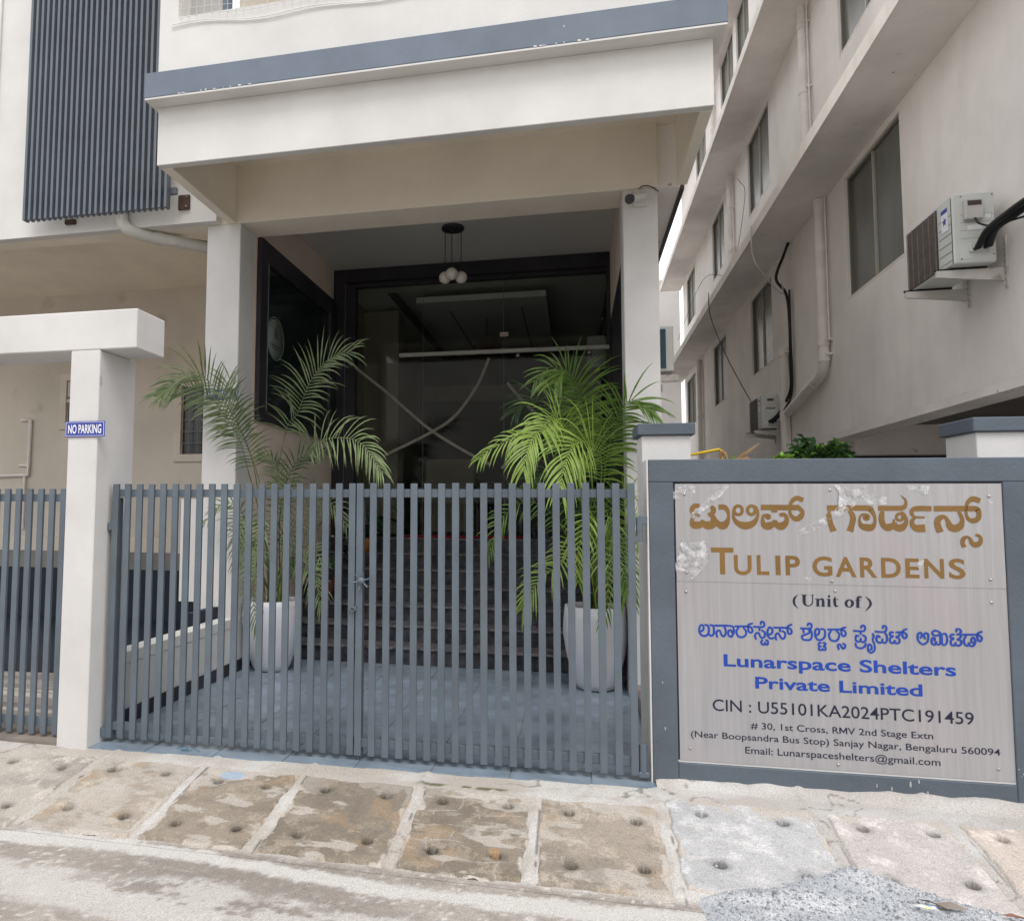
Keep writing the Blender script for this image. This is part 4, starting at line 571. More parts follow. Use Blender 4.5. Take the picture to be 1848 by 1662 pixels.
# right granite kerb, small base wall with lattice
m = MB(); m.bbox(.462,.78,4.62,7.0,-.2,.10,.006); kb = m.build('granite_kerb', mat('mottled_granite', (.17,.15,.145), .45, .25, 20, spots=((.30,.22,.18), 6, .55,.7)), None, label='low mottled granite kerb beside the driveway behind the right gate leaf', cat='kerb')
lw = part('low_base_wall', LAT, None, .50, 2.2, 7.3, 7.36, -.2, .33, label='low grey plaster wall with a criss-cross strip behind the gate hinge', cat='wall')
m = MB()
for k in range(7):
    x = .53+k*.24
    for s_ in (1, -1): m.tube([(x,7.292,.165-.10*s_),(x+.2,7.292,.165+.10*s_)], .010, 4)
m.build('lattice_strip', BLACKF, lw)
part('garden_wall', WC, None, .735, 1.35, 9.0, 9.2, -.2, 1.75, label='plain white wall seen in the gap beside the right gate hinge', cat='wall')

# ------------------------------------------------ glass entrance
ge = empty('glass_entrance', (-1.3, 9.15, 1.17), 'wide black-framed glass entrance with crossed tape strips on its panes', 'glass doors')
YD = 9.15; ZB = 1.17
part('frame', BLACKF, ge, -3.09, .45, YD, YD+.12, 4.44, 4.678); part('frame', BLACKF, ge, -3.09, -2.79, YD, YD+.12, ZB, 4.438)
part('frame', BLACKF, ge, .41, .45, YD+.001, YD+.12, ZB, 4.438)
part('frame_bead', GATE, ge, -2.93, -2.922, YD-.008, YD-.001, ZB, 4.50); part('frame_lip', mat('black_frame_lip', (.006,.006,.008), .5), ge, -2.92, .40, YD-.02, YD-.001, 4.475, 4.50)
for a, b_ in ((-2.788,-1.886),(-1.880,-.852),(-.846,.408)):
    part('pane', GLASS_D, ge, a, b_, YD+.03, YD+.038, ZB+.005, 4.436)
m = MB()
for x in (-1.883, -.849): m.box(x-.0025, x+.0025, YD+.031, YD+.037, ZB, 4.43)
m.build('pane_joint', mat('pane_edge_silicone', (.16,.17,.16), .4), ge)
part('sliding_rail', mat('satin_aluminium_rail', (.50,.50,.46), .45), ge, -2.18, .43, YD-.055, YD-.02, 3.465, 3.515, b=.004)
for x in (-.666, .20):
    m = MB(); m.lathe([(0,YD-.05),(.022,YD-.05),(.027,YD-.04),(.027,YD+.03)], (x,0,3.432), 20, 'Y'); m.build('roller_cap', mat('dull_brass', (.35,.33,.29), .3, metal=.8), ge)
m = MB(); m.lathe([(0,YD-.02),(.03,YD-.02),(.03,YD+.02)], (.36,0,3.86), 16, 'Y'); m.build('patch_fitting', BLKG, ge)
part('paper_tag', mat('pinkish_paper_tag', (.45,.38,.33), .8), ge, -.895, -.79, YD+.022, YD+.028, 3.69, 3.745)
TAPE = mat('beige_masking_tape', (.34,.32,.27), .7, .1, 10)
def ribbon(pts, w, mt, parent, nm, y):
    p = crom(pts, 6); m = MB(); vs = []
    for i, q in enumerate(p):
        t = p[min(i+1,len(p)-1)]-p[max(i-1,0)]; t /= np.linalg.norm(t); n_ = np.array([-t[1], t[0]])
        ww = w if np.isscalar(w) else w[i]
        vs += [(q[0]+n_[0]*ww/2, y, q[1]+n_[1]*ww/2), (q[0]-n_[0]*ww/2, y, q[1]-n_[1]*ww/2)]
    m.add(vs, [(2*i,2*i+1,2*i+3,2*i+2) for i in range(len(p)-1)]); return m.build(nm, mt, parent)
for i, tp in enumerate(([(-2.81,3.387),(-2.335,3.007),(-1.823,2.561),(-1.396,2.284),(-1.014,2.079)], [(-1.032,3.425),(-1.186,3.074),(-1.467,2.70),(-1.787,2.49),(-2.402,2.199)],
           [(-.805,3.102),(-.601,2.853),(-.333,2.592),(-.05,2.36)], [(-.877,2.03),(-.706,2.215),(-.232,2.74),(0.0,3.0)])):
    ribbon(tp, .036, TAPE, ge, 'tape_strip', YD+.026-.0004*i)
# ------------------------------------------------ lobby behind the glass
lb = empty('lobby', (-1.3, 11, 1.17), 'dim hotel lobby seen through the dark glass doors', 'room')
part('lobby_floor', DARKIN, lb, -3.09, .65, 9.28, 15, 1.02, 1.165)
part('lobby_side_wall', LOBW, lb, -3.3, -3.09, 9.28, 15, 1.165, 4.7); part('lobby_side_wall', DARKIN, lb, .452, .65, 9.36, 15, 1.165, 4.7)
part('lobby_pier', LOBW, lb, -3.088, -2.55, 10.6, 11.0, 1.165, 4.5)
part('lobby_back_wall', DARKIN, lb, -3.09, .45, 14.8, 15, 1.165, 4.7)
part('lobby_ceiling', LOBC, lb, -3.09, .45, 9.28, 9.9, 4.56, 4.7); part('lobby_ceiling', LOBC, lb, -3.09, -2.55, 9.9, 14.8, 4.56, 4.7); part('lobby_ceiling', LOBC, lb, .0, .45, 9.9, 14.8, 4.56, 4.7)
part('lobby_ceiling', LOBC, lb, -2.56, .01, 9.89, 14.81, 4.72, 4.8)
part('lobby_leak_cover', LOBC, lb, -3.4, .8, 9.1, 15.2, 4.93, 5.0); part('lobby_rear_cover', LOBC, lb, -3.4, .8, 15.0, 15.2, -.2, 4.93)  # unseen roof added to shut out sky light leaking into the lobby
part('cove_dark_strip', BLACKF, lb, -2.549, -2.53, 9.91, 14.79, 4.555, 4.719)  # dark strip added over the lit ceiling edge to hide its bright line
part('ceiling_raft', LOBC, lb, -2.15, -.35, 10.0, 13.6, 4.42, 4.50)
m = MB(); m.box(-1.75,-1.735,10.5,13.4,4.412,4.4195); m.box(-.72,-.705,10.5,13.4,4.412,4.4195); m.build('ceiling_groove', BLACKF, lb)
part('lobby_bulkhead', mat('tan_bulkhead', (.20,.17,.12), .85), lb, -2.5, .45, 12.2, 12.4, 3.35, 3.6)
part('reception_panel', mat('reception_panel_grey', (.06,.065,.06), .6), lb, -1.05, .40, 12.45, 12.55, 1.165, 3.0)
part('lobby_niche', LOBW, lb, -2.4, -1.6, 12.0, 12.3, 1.165, 2.35)
part('wall_unit', mat('pale_ac_front', (.42,.44,.42), .5), lb, .18, .42, 9.6, 9.9, 3.35, 3.75, b=.02)
m = MB(); m.lathe([(0,4.05),(.20,4.05),(.20,3.84),(.19,3.84),(.19,4.03),(0,4.03)], (-1.27,11.0,0), 28); m.cyl((-1.27,11,4.05),(-1.27,11,4.42),.006,6)
m.build('drum_lamp', mat('dark_red_drum_shade', (.07,.03,.025), .8, .3, 30), None, label='unlit dark red drum pendant lamp hanging in the lobby', cat='lamp')
# ------------------------------------------------ framed glass panel on the porch wall
fp = empty('framed_panel', (-3.08, 7.9, 3.3), 'big black-framed leaf-print glass panel on the left porch wall', 'wall panel')
X0 = -3.092
part('frame', BLACKF, fp, X0, X0+.05, 6.745, 9.145, 4.02, 4.245, b=.004); part('frame', BLACKF, fp, X0, X0+.05, 6.745, 9.145, 2.385, 2.50, b=.004)
part('frame', BLACKF, fp, X0, X0+.049, 6.745, 6.93, 2.502, 4.018); part('frame', BLACKF, fp, X0, X0+.049, 8.86, 9.145, 2.502, 4.018)
m = MB(); m.box(X0+.05, X0+.056, 6.915, 6.925, 2.5, 4.03); m.box(X0+.05, X0+.056, 8.865, 8.875, 2.5, 4.03); m.build('frame_bead', mat('bead_metal', (.16,.17,.18), .4), fp)
part('pane', POSTER, fp, X0, X0+.02, 6.932, 8.858, 2.504, 4.016)
m = MB(); m.lathe([(0,.0285),(.205,.0285),(.205,.02)], (X0,7.18,3.30), 40, 'X'); lg = m.build('logo_disc', mat('grey_green_logo', (.20,.24,.215), .5), fp)
m = MB(); m.lathe([(.218,.026),(.218,.030),(.232,.030),(.232,.026)], (X0,7.18,3.30), 40, 'X'); m.build('logo_ring', mat('logo_ring_grey', (.16,.19,.17), .5), fp)
m = MB(); xx = X0+.030
for (y, z, w_, h_) in ((7.15,3.30,.02,.085),(7.19,3.30,.02,.115),(7.23,3.30,.014,.07),(7.145,3.395,.03,.01),(7.195,3.425,.03,.01),(7.235,3.38,.024,.008)): m.box(X0+.0287, xx, y, y+w_, z, z+h_)
for k in range(17): m.box(X0+.0287, xx, 7.06+k*.0145, 7.068+k*.0145, 3.215, 3.232)
for k in range(11): m.box(X0+.0287, xx, 7.10+k*.0145, 7.108+k*.0145, 3.185, 3.20)
m.build('logo_print', mat('logo_print_dark', (.02,.03,.03), .5), lg)
# ------------------------------------------------ pendant lamp
pl = empty('pendant_lamp', (-1.305, 8.0, 4.68), 'pendant lamp of three opal globes hanging from a black ceiling disc in the porch', 'lamp')
m = MB(); m.lathe([(0,4.650),(.12,4.650),(.126,4.656),(.126,4.681)], (-1.305,8,0), 36); m.build('canopy', BLACKF, pl)
for x, y, z in ((-1.395,8.02,4.115),(-1.305,7.93,4.125),(-1.215,8.03,4.11)):
    m = MB(); m.cyl((x,y,z+.06),(x,y,4.651),.0045,8); m.cyl((x,y,z+.055),(x,y,z+.08),.014,10); m.build('rod', BLACKF, pl)
    m = MB(); m.lathe([(.069*math.sin(math.pi*i/16)+1e-4, -.069*math.cos(math.pi*i/16)) for i in range(17)], (x,y,z), 28); m.build('globe', GLOBE, pl)
# ------------------------------------------------ security camera on right column
sc_ = empty('security_camera', (.56, 6.36, 4.14), 'white bullet security camera on the right porch column', 'camera')
part('back_plate', mat('white_camera_plastic', (.62,.61,.59), .4), sc_, .514, .626, 6.335, 6.3605, 4.07, 4.222, b=.003)
m = MB(); m.tube([(.58,6.335,4.14),(.575,6.30,4.13),(.56,6.26,4.125)], .02, 10); m.build('arm', bpy.data.materials['white_camera_plastic'], sc_)
m = MB(); a = Vector((.60,6.29,4.145)); b_ = Vector((.472,6.14,4.062)); m.tube([a, a.lerp(b_,.12), b_], [.026,.034,.034], 20); m.build('housing', bpy.data.materials['white_camera_plastic'], sc_)
m = MB(); dd = (b_-a).normalized(); m.tube([b_-dd*.002, b_+dd*.022], [.040,.040], 20); m.build('lens_hood', BLKG, sc_)
m = MB(); m.tube([tuple(p) for p in crom([(.56,6.345,4.222),(.585,6.35,4.25),(.65,6.352,4.245),(.716,6.354,4.195)], 5)], .004, 6); m.build('cable', BLK, sc_)
# ------------------------------------------------ low side wall
sw = empty('low_side_wall', (-3.15, 5.5, 0), 'low white parapet wall with black skirting running back behind the left gate leaf', 'wall')
part('wall_body', WC, sw, -3.20, -3.080, 4.592, 6.36, -.05, .415); part('coping', W, sw, -3.215, -3.076, 4.592, 6.36, .417, .50, b=.004)
part('wall_body', WC, sw, -3.09, -3.080, 6.362, 6.72, -.05, .50)
part('skirting', BLACKF, sw, -3.0795, -3.066, 4.592, 7.12, .001, .105)

# ------------------------------------------------ gateway of the left bay
gw = empty('gateway', (-3.1, 4.35, 0), 'thick white gateway frame with a square beam on a deep white pillar', 'gateway')
def slab_irr(m): return m
part('pillar', WC, gw, -3.222, -3.005, 4.18, 4.585, -.04, 2.535, b=.006)
part('lintel', WC, gw, -9.0, -2.743, 4.179, 4.512, 2.536, 2.795, b=.006)
m = MB(); m.add([(-3.0035,4.185,2.29),(-3.0035,4.215,2.31),(-3.0035,4.205,2.36),(-3.0035,4.19,2.37)], [(0,1,2,3)]); m.build('plaster_chip', mat('chipped_plaster', (.5,.49,.46), .95), gw)

# ------------------------------------------------ text
def word_split(me, vals, gap, name, m_, parent):
    """split a mesh into words: islands whose horizontal extents lie closer than gap stay together"""
    par = list(range(len(me.vertices)))
    def f(a):
        while par[a] != a: par[a] = par[par[a]]; a = par[a]
        return a
    for e in me.edges: par[f(e.vertices[0])] = f(e.vertices[1])
    ext = {}
    for i in range(len(par)):
        r = f(i); a = ext.setdefault(r, [vals[i], vals[i]]); a[0] = min(a[0], vals[i]); a[1] = max(a[1], vals[i])
    word = {}; cur = -1; end = -1e9
    for r, (a, b_) in sorted(ext.items(), key=lambda q: q[1][0]):
        if a > end+gap: cur += 1
        end = max(end, b_) if a <= end+gap else b_; word[r] = cur
    out_ = []
    for w in range(cur+1):
        idx = {}; vs = []; fs = []
        for p in me.polygons:
            if word[f(p.vertices[0])] != w: continue
            fs.append([idx.setdefault(v, len(idx)) for v in p.vertices])
        vs = [None]*len(idx)
        for k, v in idx.items(): vs[v] = me.vertices[k].co[:]
        m2 = bpy.data.meshes.new(name); m2.from_pydata(vs, [], fs); m2.materials.append(m_); o = bpy.data.objects.new(name, m2); link(o, parent); out_.append(o)
    return out_
CAPH = None
def raw_text(txt, bold):
    # this font's capital M fills badly: set an H in its place, then swap that island for a drawn M
    if 'M' in txt:
        me = raw_text(txt.replace('M', 'H'), bold); n = len(txt[:txt.index('M')].replace(' ', ''))
        bm = bmesh.new(); bm.from_mesh(me); seen = set(); isl = []
        for v in bm.verts:
            if v in seen: continue
            st = [v]; seen.add(v); g_ = []
            while st:
                q = st.pop(); g_.append(q)
                for e in q.link_edges:
                    w = e.other_vert(q)
                    if w not in seen: seen.add(w); st.append(w)
            isl.append(g_)
        isl.sort(key=lambda g_: min(v.co.x for v in g_)); g_ = isl[n]
        x0, x1 = min(v.co.x for v in g_), max(v.co.x for v in g_); h = max(v.co.y for v in g_)
        bmesh.ops.delete(bm, geom=g_, context='VERTS'); x0 -= .03; x1 += .03; w = x1-x0; s = w*.17
        P_ = [bm.verts.new((x0+a, b_, 0)) for a, b_ in ((0,0),(s,0),(s,h*.62),(w/2,h*.10),(w-s,h*.62),(w-s,0),(w,0),(w,h),(w-s,h),(w/2,h*.42),(s,h),(0,h))]
        for f_ in ((0,1,2,11),(2,10,11),(2,3,9,10),(3,4,8,9),(4,7,8),(4,5,6,7)): bm.faces.new([P_[i] for i in f_])
        bm.to_mesh(me); bm.free(); return me
    cu = bpy.data.curves.new('t', 'FONT'); cu.body = txt; cu.size = 1; cu.offset = bold; cu.resolution_u = 4; cu.fill_mode = 'BOTH'
    o = bpy.data.objects.new('t', cu); C.objects.link(o); dg = bpy.context.evaluated_depsgraph_get()
    me = bpy.data.meshes.new_from_object(o.evaluated_get(dg)); bpy.data.objects.remove(o); return me
def text_mesh(txt, name, m_, parent, org, ux, uz_, x0, x1, z0, cap, bold=0.0, depth=.0012, faux=0):
    global CAPH
    if CAPH is None: CAPH = max(v.co.y for v in raw_text('H', 0).vertices)
    me = raw_text(txt, bold); xs = [v.co.x for v in me.vertices]; a, b_ = min(xs), max(xs)
    K = CAPH+2*bold; org, ux, uz_ = Vector(org), Vector(ux), Vector(uz_); nr = ux.cross(uz_); vals = []
    for v in me.vertices:
        px = x0+(v.co.x-a)/(b_-a)*(x1-x0); pz = z0+(v.co.y+bold)/K*cap; vals.append(px)
        v.co = org+ux*px+uz_*pz+nr*depth
    if faux:
        v0 = [v.co[:] for v in me.vertices]; f0 = [p.vertices[:] for p in me.polygons]; n = len(v0); vs = []; fs = []; vv = []
        for k, s_ in enumerate((-1, 0, 1)):
            vs += [tuple(Vector(p)+ux*(s_*faux)+nr*(k*.00008)) for p in v0]; fs += [tuple(i+k*n for i in f) for f in f0]; vv += [q+s_*faux for q in vals]
        me = bpy.data.meshes.new(name); me.from_pydata(vs, [], fs); vals = vv
    return word_split(me, vals, cap*.30, name, m_, parent)
def np_sign(x0, x1, z0, z1, y, label):
    t = empty('parking_sign', ((x0+x1)/2, y, z0), label, 'sign', group='blue NO PARKING plates')
    part('plate', BLUE, t, x0, x1, y-.004, y, z0, z1, b=.001)
    m = MB(); e = .006; w_ = .0025
    for a in ((x0+e,x1-e,z0+e,z0+e+w_),(x0+e,x1-e,z1-e-w_,z1-e),(x0+e,x0+e+w_,z0+e+w_,z1-e-w_),(x1-e-w_,x1-e,z0+e+w_,z1-e-w_)): m.box(a[0],a[1],y-.0052,y-.0041,a[2],a[3])
    m.build('border', WHITE, t)
    text_mesh('NO PARKING', 'lettering', WHITE, t, (0,y-.0045,0), (1,0,0), (0,0,1), x0+.024, x1-.024, z0+.022, (z1-z0)-.044, .022)
COP = mat('copper_lobby_letters', (.45,.16,.05), .5)
text_mesh('TULIP', 'wall_letters', COP, lb, (0,12.44,0), (1,0,0), (0,0,1), -.86, -.28, 2.855, .135, .012)
text_mesh('GARDENS', 'wall_letters', COP, lb, (0,12.44,0), (1,0,0), (0,0,1), -.74, .15, 2.63, .12, .012)
np_sign(-3.237, -2.945, 1.964, 2.066, 4.1745, 'blue NO PARKING plate fixed on the white gateway pillar')
np_sign(-3.407, -3.087, 2.543, 2.636, 6.357, 'blue NO PARKING plate on the porch column, half hidden by palm fronds')

# ================================================================== GATES
G_ANG = .0299535; GP = Vector((-1.317, 4.365, 0))
def gl(u, v=0, z=0): return (GP.x+u*math.cos(G_ANG)-v*math.sin(G_ANG), GP.y+u*math.sin(G_ANG)+v*math.cos(G_ANG), z)
def leaf(label, u0, n, pitch, hinge, ztop, zb=.03, org=None, ang=G_ANG):
    t = empty('gate_leaf', gl(u0) if org is None else org, label, 'gate', group='grey slatted steel gate leaves', rz=ang)
    base = WM[t.name]
    def bld(nm, m_, fn, par=None, mt=GATE):
        o = fn.build(nm, mt)      # built in local coordinates
        o.parent = par or t; o.matrix_parent_inverse = Matrix(); WM[o.name] = base.copy(); return o
    first = None
    for k in range(n):
        m = MB(); m.bbox(-.0205, .0205, 0, .020, zb, ztop, .0015)
        if first is None: first = bld('slat', GATE, m)
        else: s_ = first.copy(); C.objects.link(s_); s_.location = (k*pitch, 0, random.uniform(-.002,.002))
    W_ = (n-1)*pitch
    for z0 in (ztop-.085, .075): bld('rail', GATE, MB().bbox(-.018, W_+.018, .0205, .055, z0, z0+.05, .0015))
    bld('end_post', GATE, MB().bbox(-.019, .019, .0205, .065, zb+.002, ztop-.09, .0015))
    return t, bld, W_
p_ = 1.613/19
tl, bld, W_ = leaf('left leaf of the main grey slatted gate, meeting the star-handled leaf', -1.633, 20, p_, 0, 1.664)
bld('hinge', GATE, MB().bbox(-.055, -.021, .0, .03, 1.36, 1.41, .003).bbox(-.06,-.021,.0,.03,.03,.09,.003))
bld('lock_loop', GATE, MB().lathe([(.014+.004*math.cos(a), .004*math.sin(a)) for a in [i*math.pi/4 for i in range(9)]], (W_+.012, -.012, .90), 16, 'Y').lathe([(.014+.004*math.cos(a), .004*math.sin(a)) for a in [i*math.pi/4 for i in range(9)]], (W_+.034, -.016, .905), 16, 'X'))
tr_, bld, W_ = leaf('right leaf of the main grey slatted gate with a six-armed star handle', .029, 20, 1.606/19, 1, 1.666)
bld('hinge', GATE, MB().cyl((W_+.045,.015,1.40),(W_+.045,.015,1.47),.020,12).cyl((W_+.045,.015,1.33),(W_+.045,.015,1.398),.018,12).bbox(W_+.045,W_+.085,.0,.03,1.43,1.48,.003).bbox(W_+.018,W_+.045,.0,.02,1.33,1.36,.002))
bld('hinge', GATE, MB().cyl((W_+.045,.02,.05),(W_+.045,.02,.20),.022,12).bbox(W_+.02,W_+.075,.0,.04,.02,.05,.003))
st_ = bld('star_handle', GATE, MB().lathe([(0,-.045),(.017,-.045),(.019,-.038),(.019,.0)], (.022, 0, 1.075), 18, 'Y'))
for k in range(6):
    a = k*math.pi/3+.25; c_, s_ = math.cos(a), math.sin(a)
    m = MB(); m.tube([(.022+c_*.014,-.026,1.075+s_*.014),(.022+c_*.050,-.030,1.075+s_*.050),(.022+c_*.053,-.030,1.075+s_*.053)], [.0055,.005,.0075], 8)
    o = m.build('arm', GATE); o.parent = st_; WM[o.name] = base if False else Matrix()
m = MB(); m.cyl((0.0,.02,.005),(0.0,.02,.06),.006,6); bld('drop_bolt', GATE, m)
tg, bld, W_ = leaf('slatted grey gate leaf of the side bay left of the white pillar', 0, 13, .0865, 0, 1.632, .028, org=(-4.360, 4.275, 0), ang=.01)
part('threshold', mat('brown_stained_cement', (.22,.19,.165), .9, .15, 6, .5, 90, .004), None, -9, -3.225, 4.20, 4.40, -.05, .012, label='stained brown cement threshold under the side-bay gate', cat='threshold')
m = MB(); m.box(-5.2,-3.4,5.0,5.12,0,.055); m.box(-5.2,-3.4,5.25,5.30,0,.03); m.box(-5.2,-3.4,4.72,4.80,0,.03); m.build('cement_curb', mat('pale_cement', (.5,.45,.39), .9, .1, 6), None, label='pale cement kerb strips on the floor behind the side-bay gate', cat='kerb')
m = MB(); m.add([(-9,5.6,.0),(-3.32,5.6,.0),(-3.32,8.98,.0),(-9,8.98,.0)], [(0,1,2,3)])
m = MB(); m.add([(-9,5.75,.02),(-3.36,6.1,.02),(-3.36,8.9,.55),(-9,8.9,.55)], [(0,1,2,3)])
m = MB(); m.add([(-9,5.5,.006),(-3.35,6.15,.006),(-3.35,9.0,.006),(-9,9.0,.006)], [(0,1,2,3)]); m.build('ramp_dark_sheet', NAVY, mb)  # flat dark sheet on the floor in place of the ramp's dark opening
# blue string on the tiles
m = MB(); m.tube([tuple(p) for p in crom([(-2.45,4.305,.006),(-2.40,4.33,.012),(-2.37,4.30,.006),(-2.41,4.285,.008),(-2.36,4.28,.006),(-2.32,4.295,.012),(-2.28,4.285,.006)], 5)], .0022, 5)
m.build('blue_string', mat('teal_nylon_string', (.02,.14,.22), .6), None, label='tangle of teal nylon string on the ground under the left gate leaf', cat='string')

# ================================================================== SIGN WALL
bw = empty('boundary_wall', gl(2.6, .1), 'blue-grey boundary wall with raised border round the steel name board', 'wall', rz=0)
def gbox(m, u0, u1, v0, v1, z0, z1, b=.004):
    t = MB(); (t.bbox(u0,u1,v0,v1,z0,z1,b) if b else t.box(u0,u1,v0,v1,z0,z1))
    return m.add([gl(*p) for p in t.v], t.f)
BD = .03
gbox(MB(), 1.733, 4.4, BD, .20, -.06, 1.80, 0).build('wall_core', WALLG, bw)
for a in ((1.733,4.4,0,BD-.001,1.672,1.80),(1.733,1.867,0,BD-.001,-.06,1.671),(3.515,4.4,0,BD-.001,-.06,1.671),(1.868,3.514,0,BD-.001,-.06,.118)):
    gbox(MB(), *a, .004).build('border', WALLG, bw)
gbox(MB(), 1.722, 1.7315, .004, .198, -.04, 1.80, .002).build('end_face', WC, bw)
# splashes of cement on the wall foot
m = MB()
for u, z, s_ in [(3.02,.085,.02),(3.06,.105,.014),(2.93,.06,.014),(2.86,.07,.012),(3.1,.05,.012),(1.80,.30,.012),(1.79,.55,.008)]:
    k = [gl(u+s_*.35*math.cos(a)*random.uniform(.6,1.2), -.0012-random.random()*.0008, z+s_*math.sin(a)*random.uniform(.5,1.2)) for a in [i*math.pi/4 for i in range(8)]]
    m.add(k, [tuple(range(8))[::-1]])
m.build('cement_splash', mat('cement_splash_grey', (.42,.41,.39), .95), bw)
# pillars standing behind the wall
def wpill(u0, u1, v0, v1, label, top, zc):
    t = empty('wall_pillar', gl((u0+u1)/2, (v0+v1)/2), label, 'pillar', group='cream pillars with blue-grey caps behind the sign wall')
    gbox(MB(), u0, u1, v0, v1, -.2, zc, .004).build('shaft', WC, t)
    gbox(MB(), u0-.025, u1+.025, v0-.025, v1+.025, zc+.001, top, .005).build('cap', WALLG, t)
wpill(1.722, 2.00, .202, .46, 'cream pillar with a blue-grey cap at the hinge end of the sign wall', 2.03, 1.958)
wpill(3.505, 4.10, .202, .53, 'cream pillar with a blue-grey cap behind the right end of the sign wall', 2.035, 1.955)

# ------------------------------------------------ name board
nb = empty('name_board', gl(2.69, 0, .135), 'brushed steel name board with gold and blue lettering on the boundary wall', 'sign')
gbox(MB(), 1.876, 3.512, .006, .022, 1.112, 1.662, .0015).build('upper_plate', STEEL, nb)
gbox(MB(), 1.876, 3.512, .008, .022, .130, 1.1122, .0008).build('lower_plate', STEEL, nb)
m = gbox(MB(), 1.862, 3.528, .012, .0285, .1195, .1285, 0); gbox(m, 3.5145, 3.524, .012, .0285, .13, 1.665, 0); m.build('white_sealant', mat('white_sealant_bead', (.75,.74,.72), .6), nb)
UX = Vector((math.cos(G_ANG), math.sin(G_ANG), 0)); NR = UX.cross(Vector((0,0,1)))
for ch, a, z0, b_, z1 in CAPS: text_mesh(ch, 'letter', GOLD, nb, gl(0, .006), UX, (0,0,1), a, b_, z0, z1-z0, .022)
for i, (txt, a, z0, b_, cap) in enumerate(LINES):
    text_mesh(txt, 'lettering', BLUEL if i < 2 else INK, nb, gl(0, .008), UX, (0,0,1), a, b_, z0, cap, .022 if i < 2 else .005)
def strokes(data, name, m_, v):
    mm = MB(); base = Vector(gl(0, v))
    for si, st in enumerate(data):
        n_ = len(st)
        p = crom(st, 5) if n_ > 2 else [np.array(st[0], float), np.array(st[1], float)]
        off = .0010+si*.00004; vs = []
        for i, q in enumerate(p):
            t = p[min(i+1,len(p)-1)][:2]-p[max(i-1,0)][:2]; t = t/(np.linalg.norm(t)+1e-9); w_ = max(q[2], .5)/2
            for s_ in (1, -1):
                vs.append(base+UX*((q[0]-t[1]*w_*s_)/1000)+Vector((0,0,(q[1]+t[0]*w_*s_)/1000))+NR*off)
        mm.add(vs, [(2*i,2*i+1,2*i+3,2*i+2) for i in range(len(p)-1)])
        if name == 'blue_script' or n_ > 2 and False:      # round ends
            for q in (p[0], p[-1]):
                c_ = [base+UX*((q[0]+q[2]/2*math.cos(a))/1000)+Vector((0,0,(q[1]+q[2]/2*math.sin(a))/1000))+NR*(off+.00002) for a in [k*math.pi/4 for k in range(8)]]
                mm.add(c_, [tuple(range(8))])
    me = mm.mesh(name); vals = [(v.co-base).dot(UX) for v in me.vertices]
    return word_split(me, vals, .012 if name != 'gold_script' else .02, name, m_, nb)
strokes(BIGK, 'gold_script', GOLD, .006); strokes(SMALLK, 'blue_script', BLUEL, .008); strokes(UNITK, 'serif_lettering', INK, .008)
for u, z in SCREWS:
    m = MB(); m.lathe([(0,-.006),(.004,-.006),(.007,-.004),(.008,0)], (0,0,0), 14, 'Y')
    v_ = .006 if z > 1.11 else .008
    q = MB().add([gl(u+p[0], v_+p[1], z+p[2]) for p in m.v], m.f, True); q.build('screw', SCREW, nb)
# torn protective film, crumpled
def film(poly, i):
    bm = bmesh.new(); vs = [bm.verts.new((p[0], 0, p[1])) for p in poly]; bm.faces.new(vs)
    bmesh.ops.triangulate(bm, faces=bm.faces[:]); bmesh.ops.subdivide_edges(bm, edges=bm.edges[:], cuts=5, use_grid_fill=True)
    mm = MB(); X = []
    for v in bm.verts:
        h = .0025+.011*abs(float(fbm(np.array(v.co.x*24+i), np.array(v.co.z*24+v.co.x*11), 3, i+5))-.35)
        v.co = Vector(gl(v.co.x, .006-h, v.co.z))
    mm.bm(bm, smooth=True); mm.build('plastic_film', FILMM, nb)
for i, pl_ in enumerate(FILM): film(pl_, i)

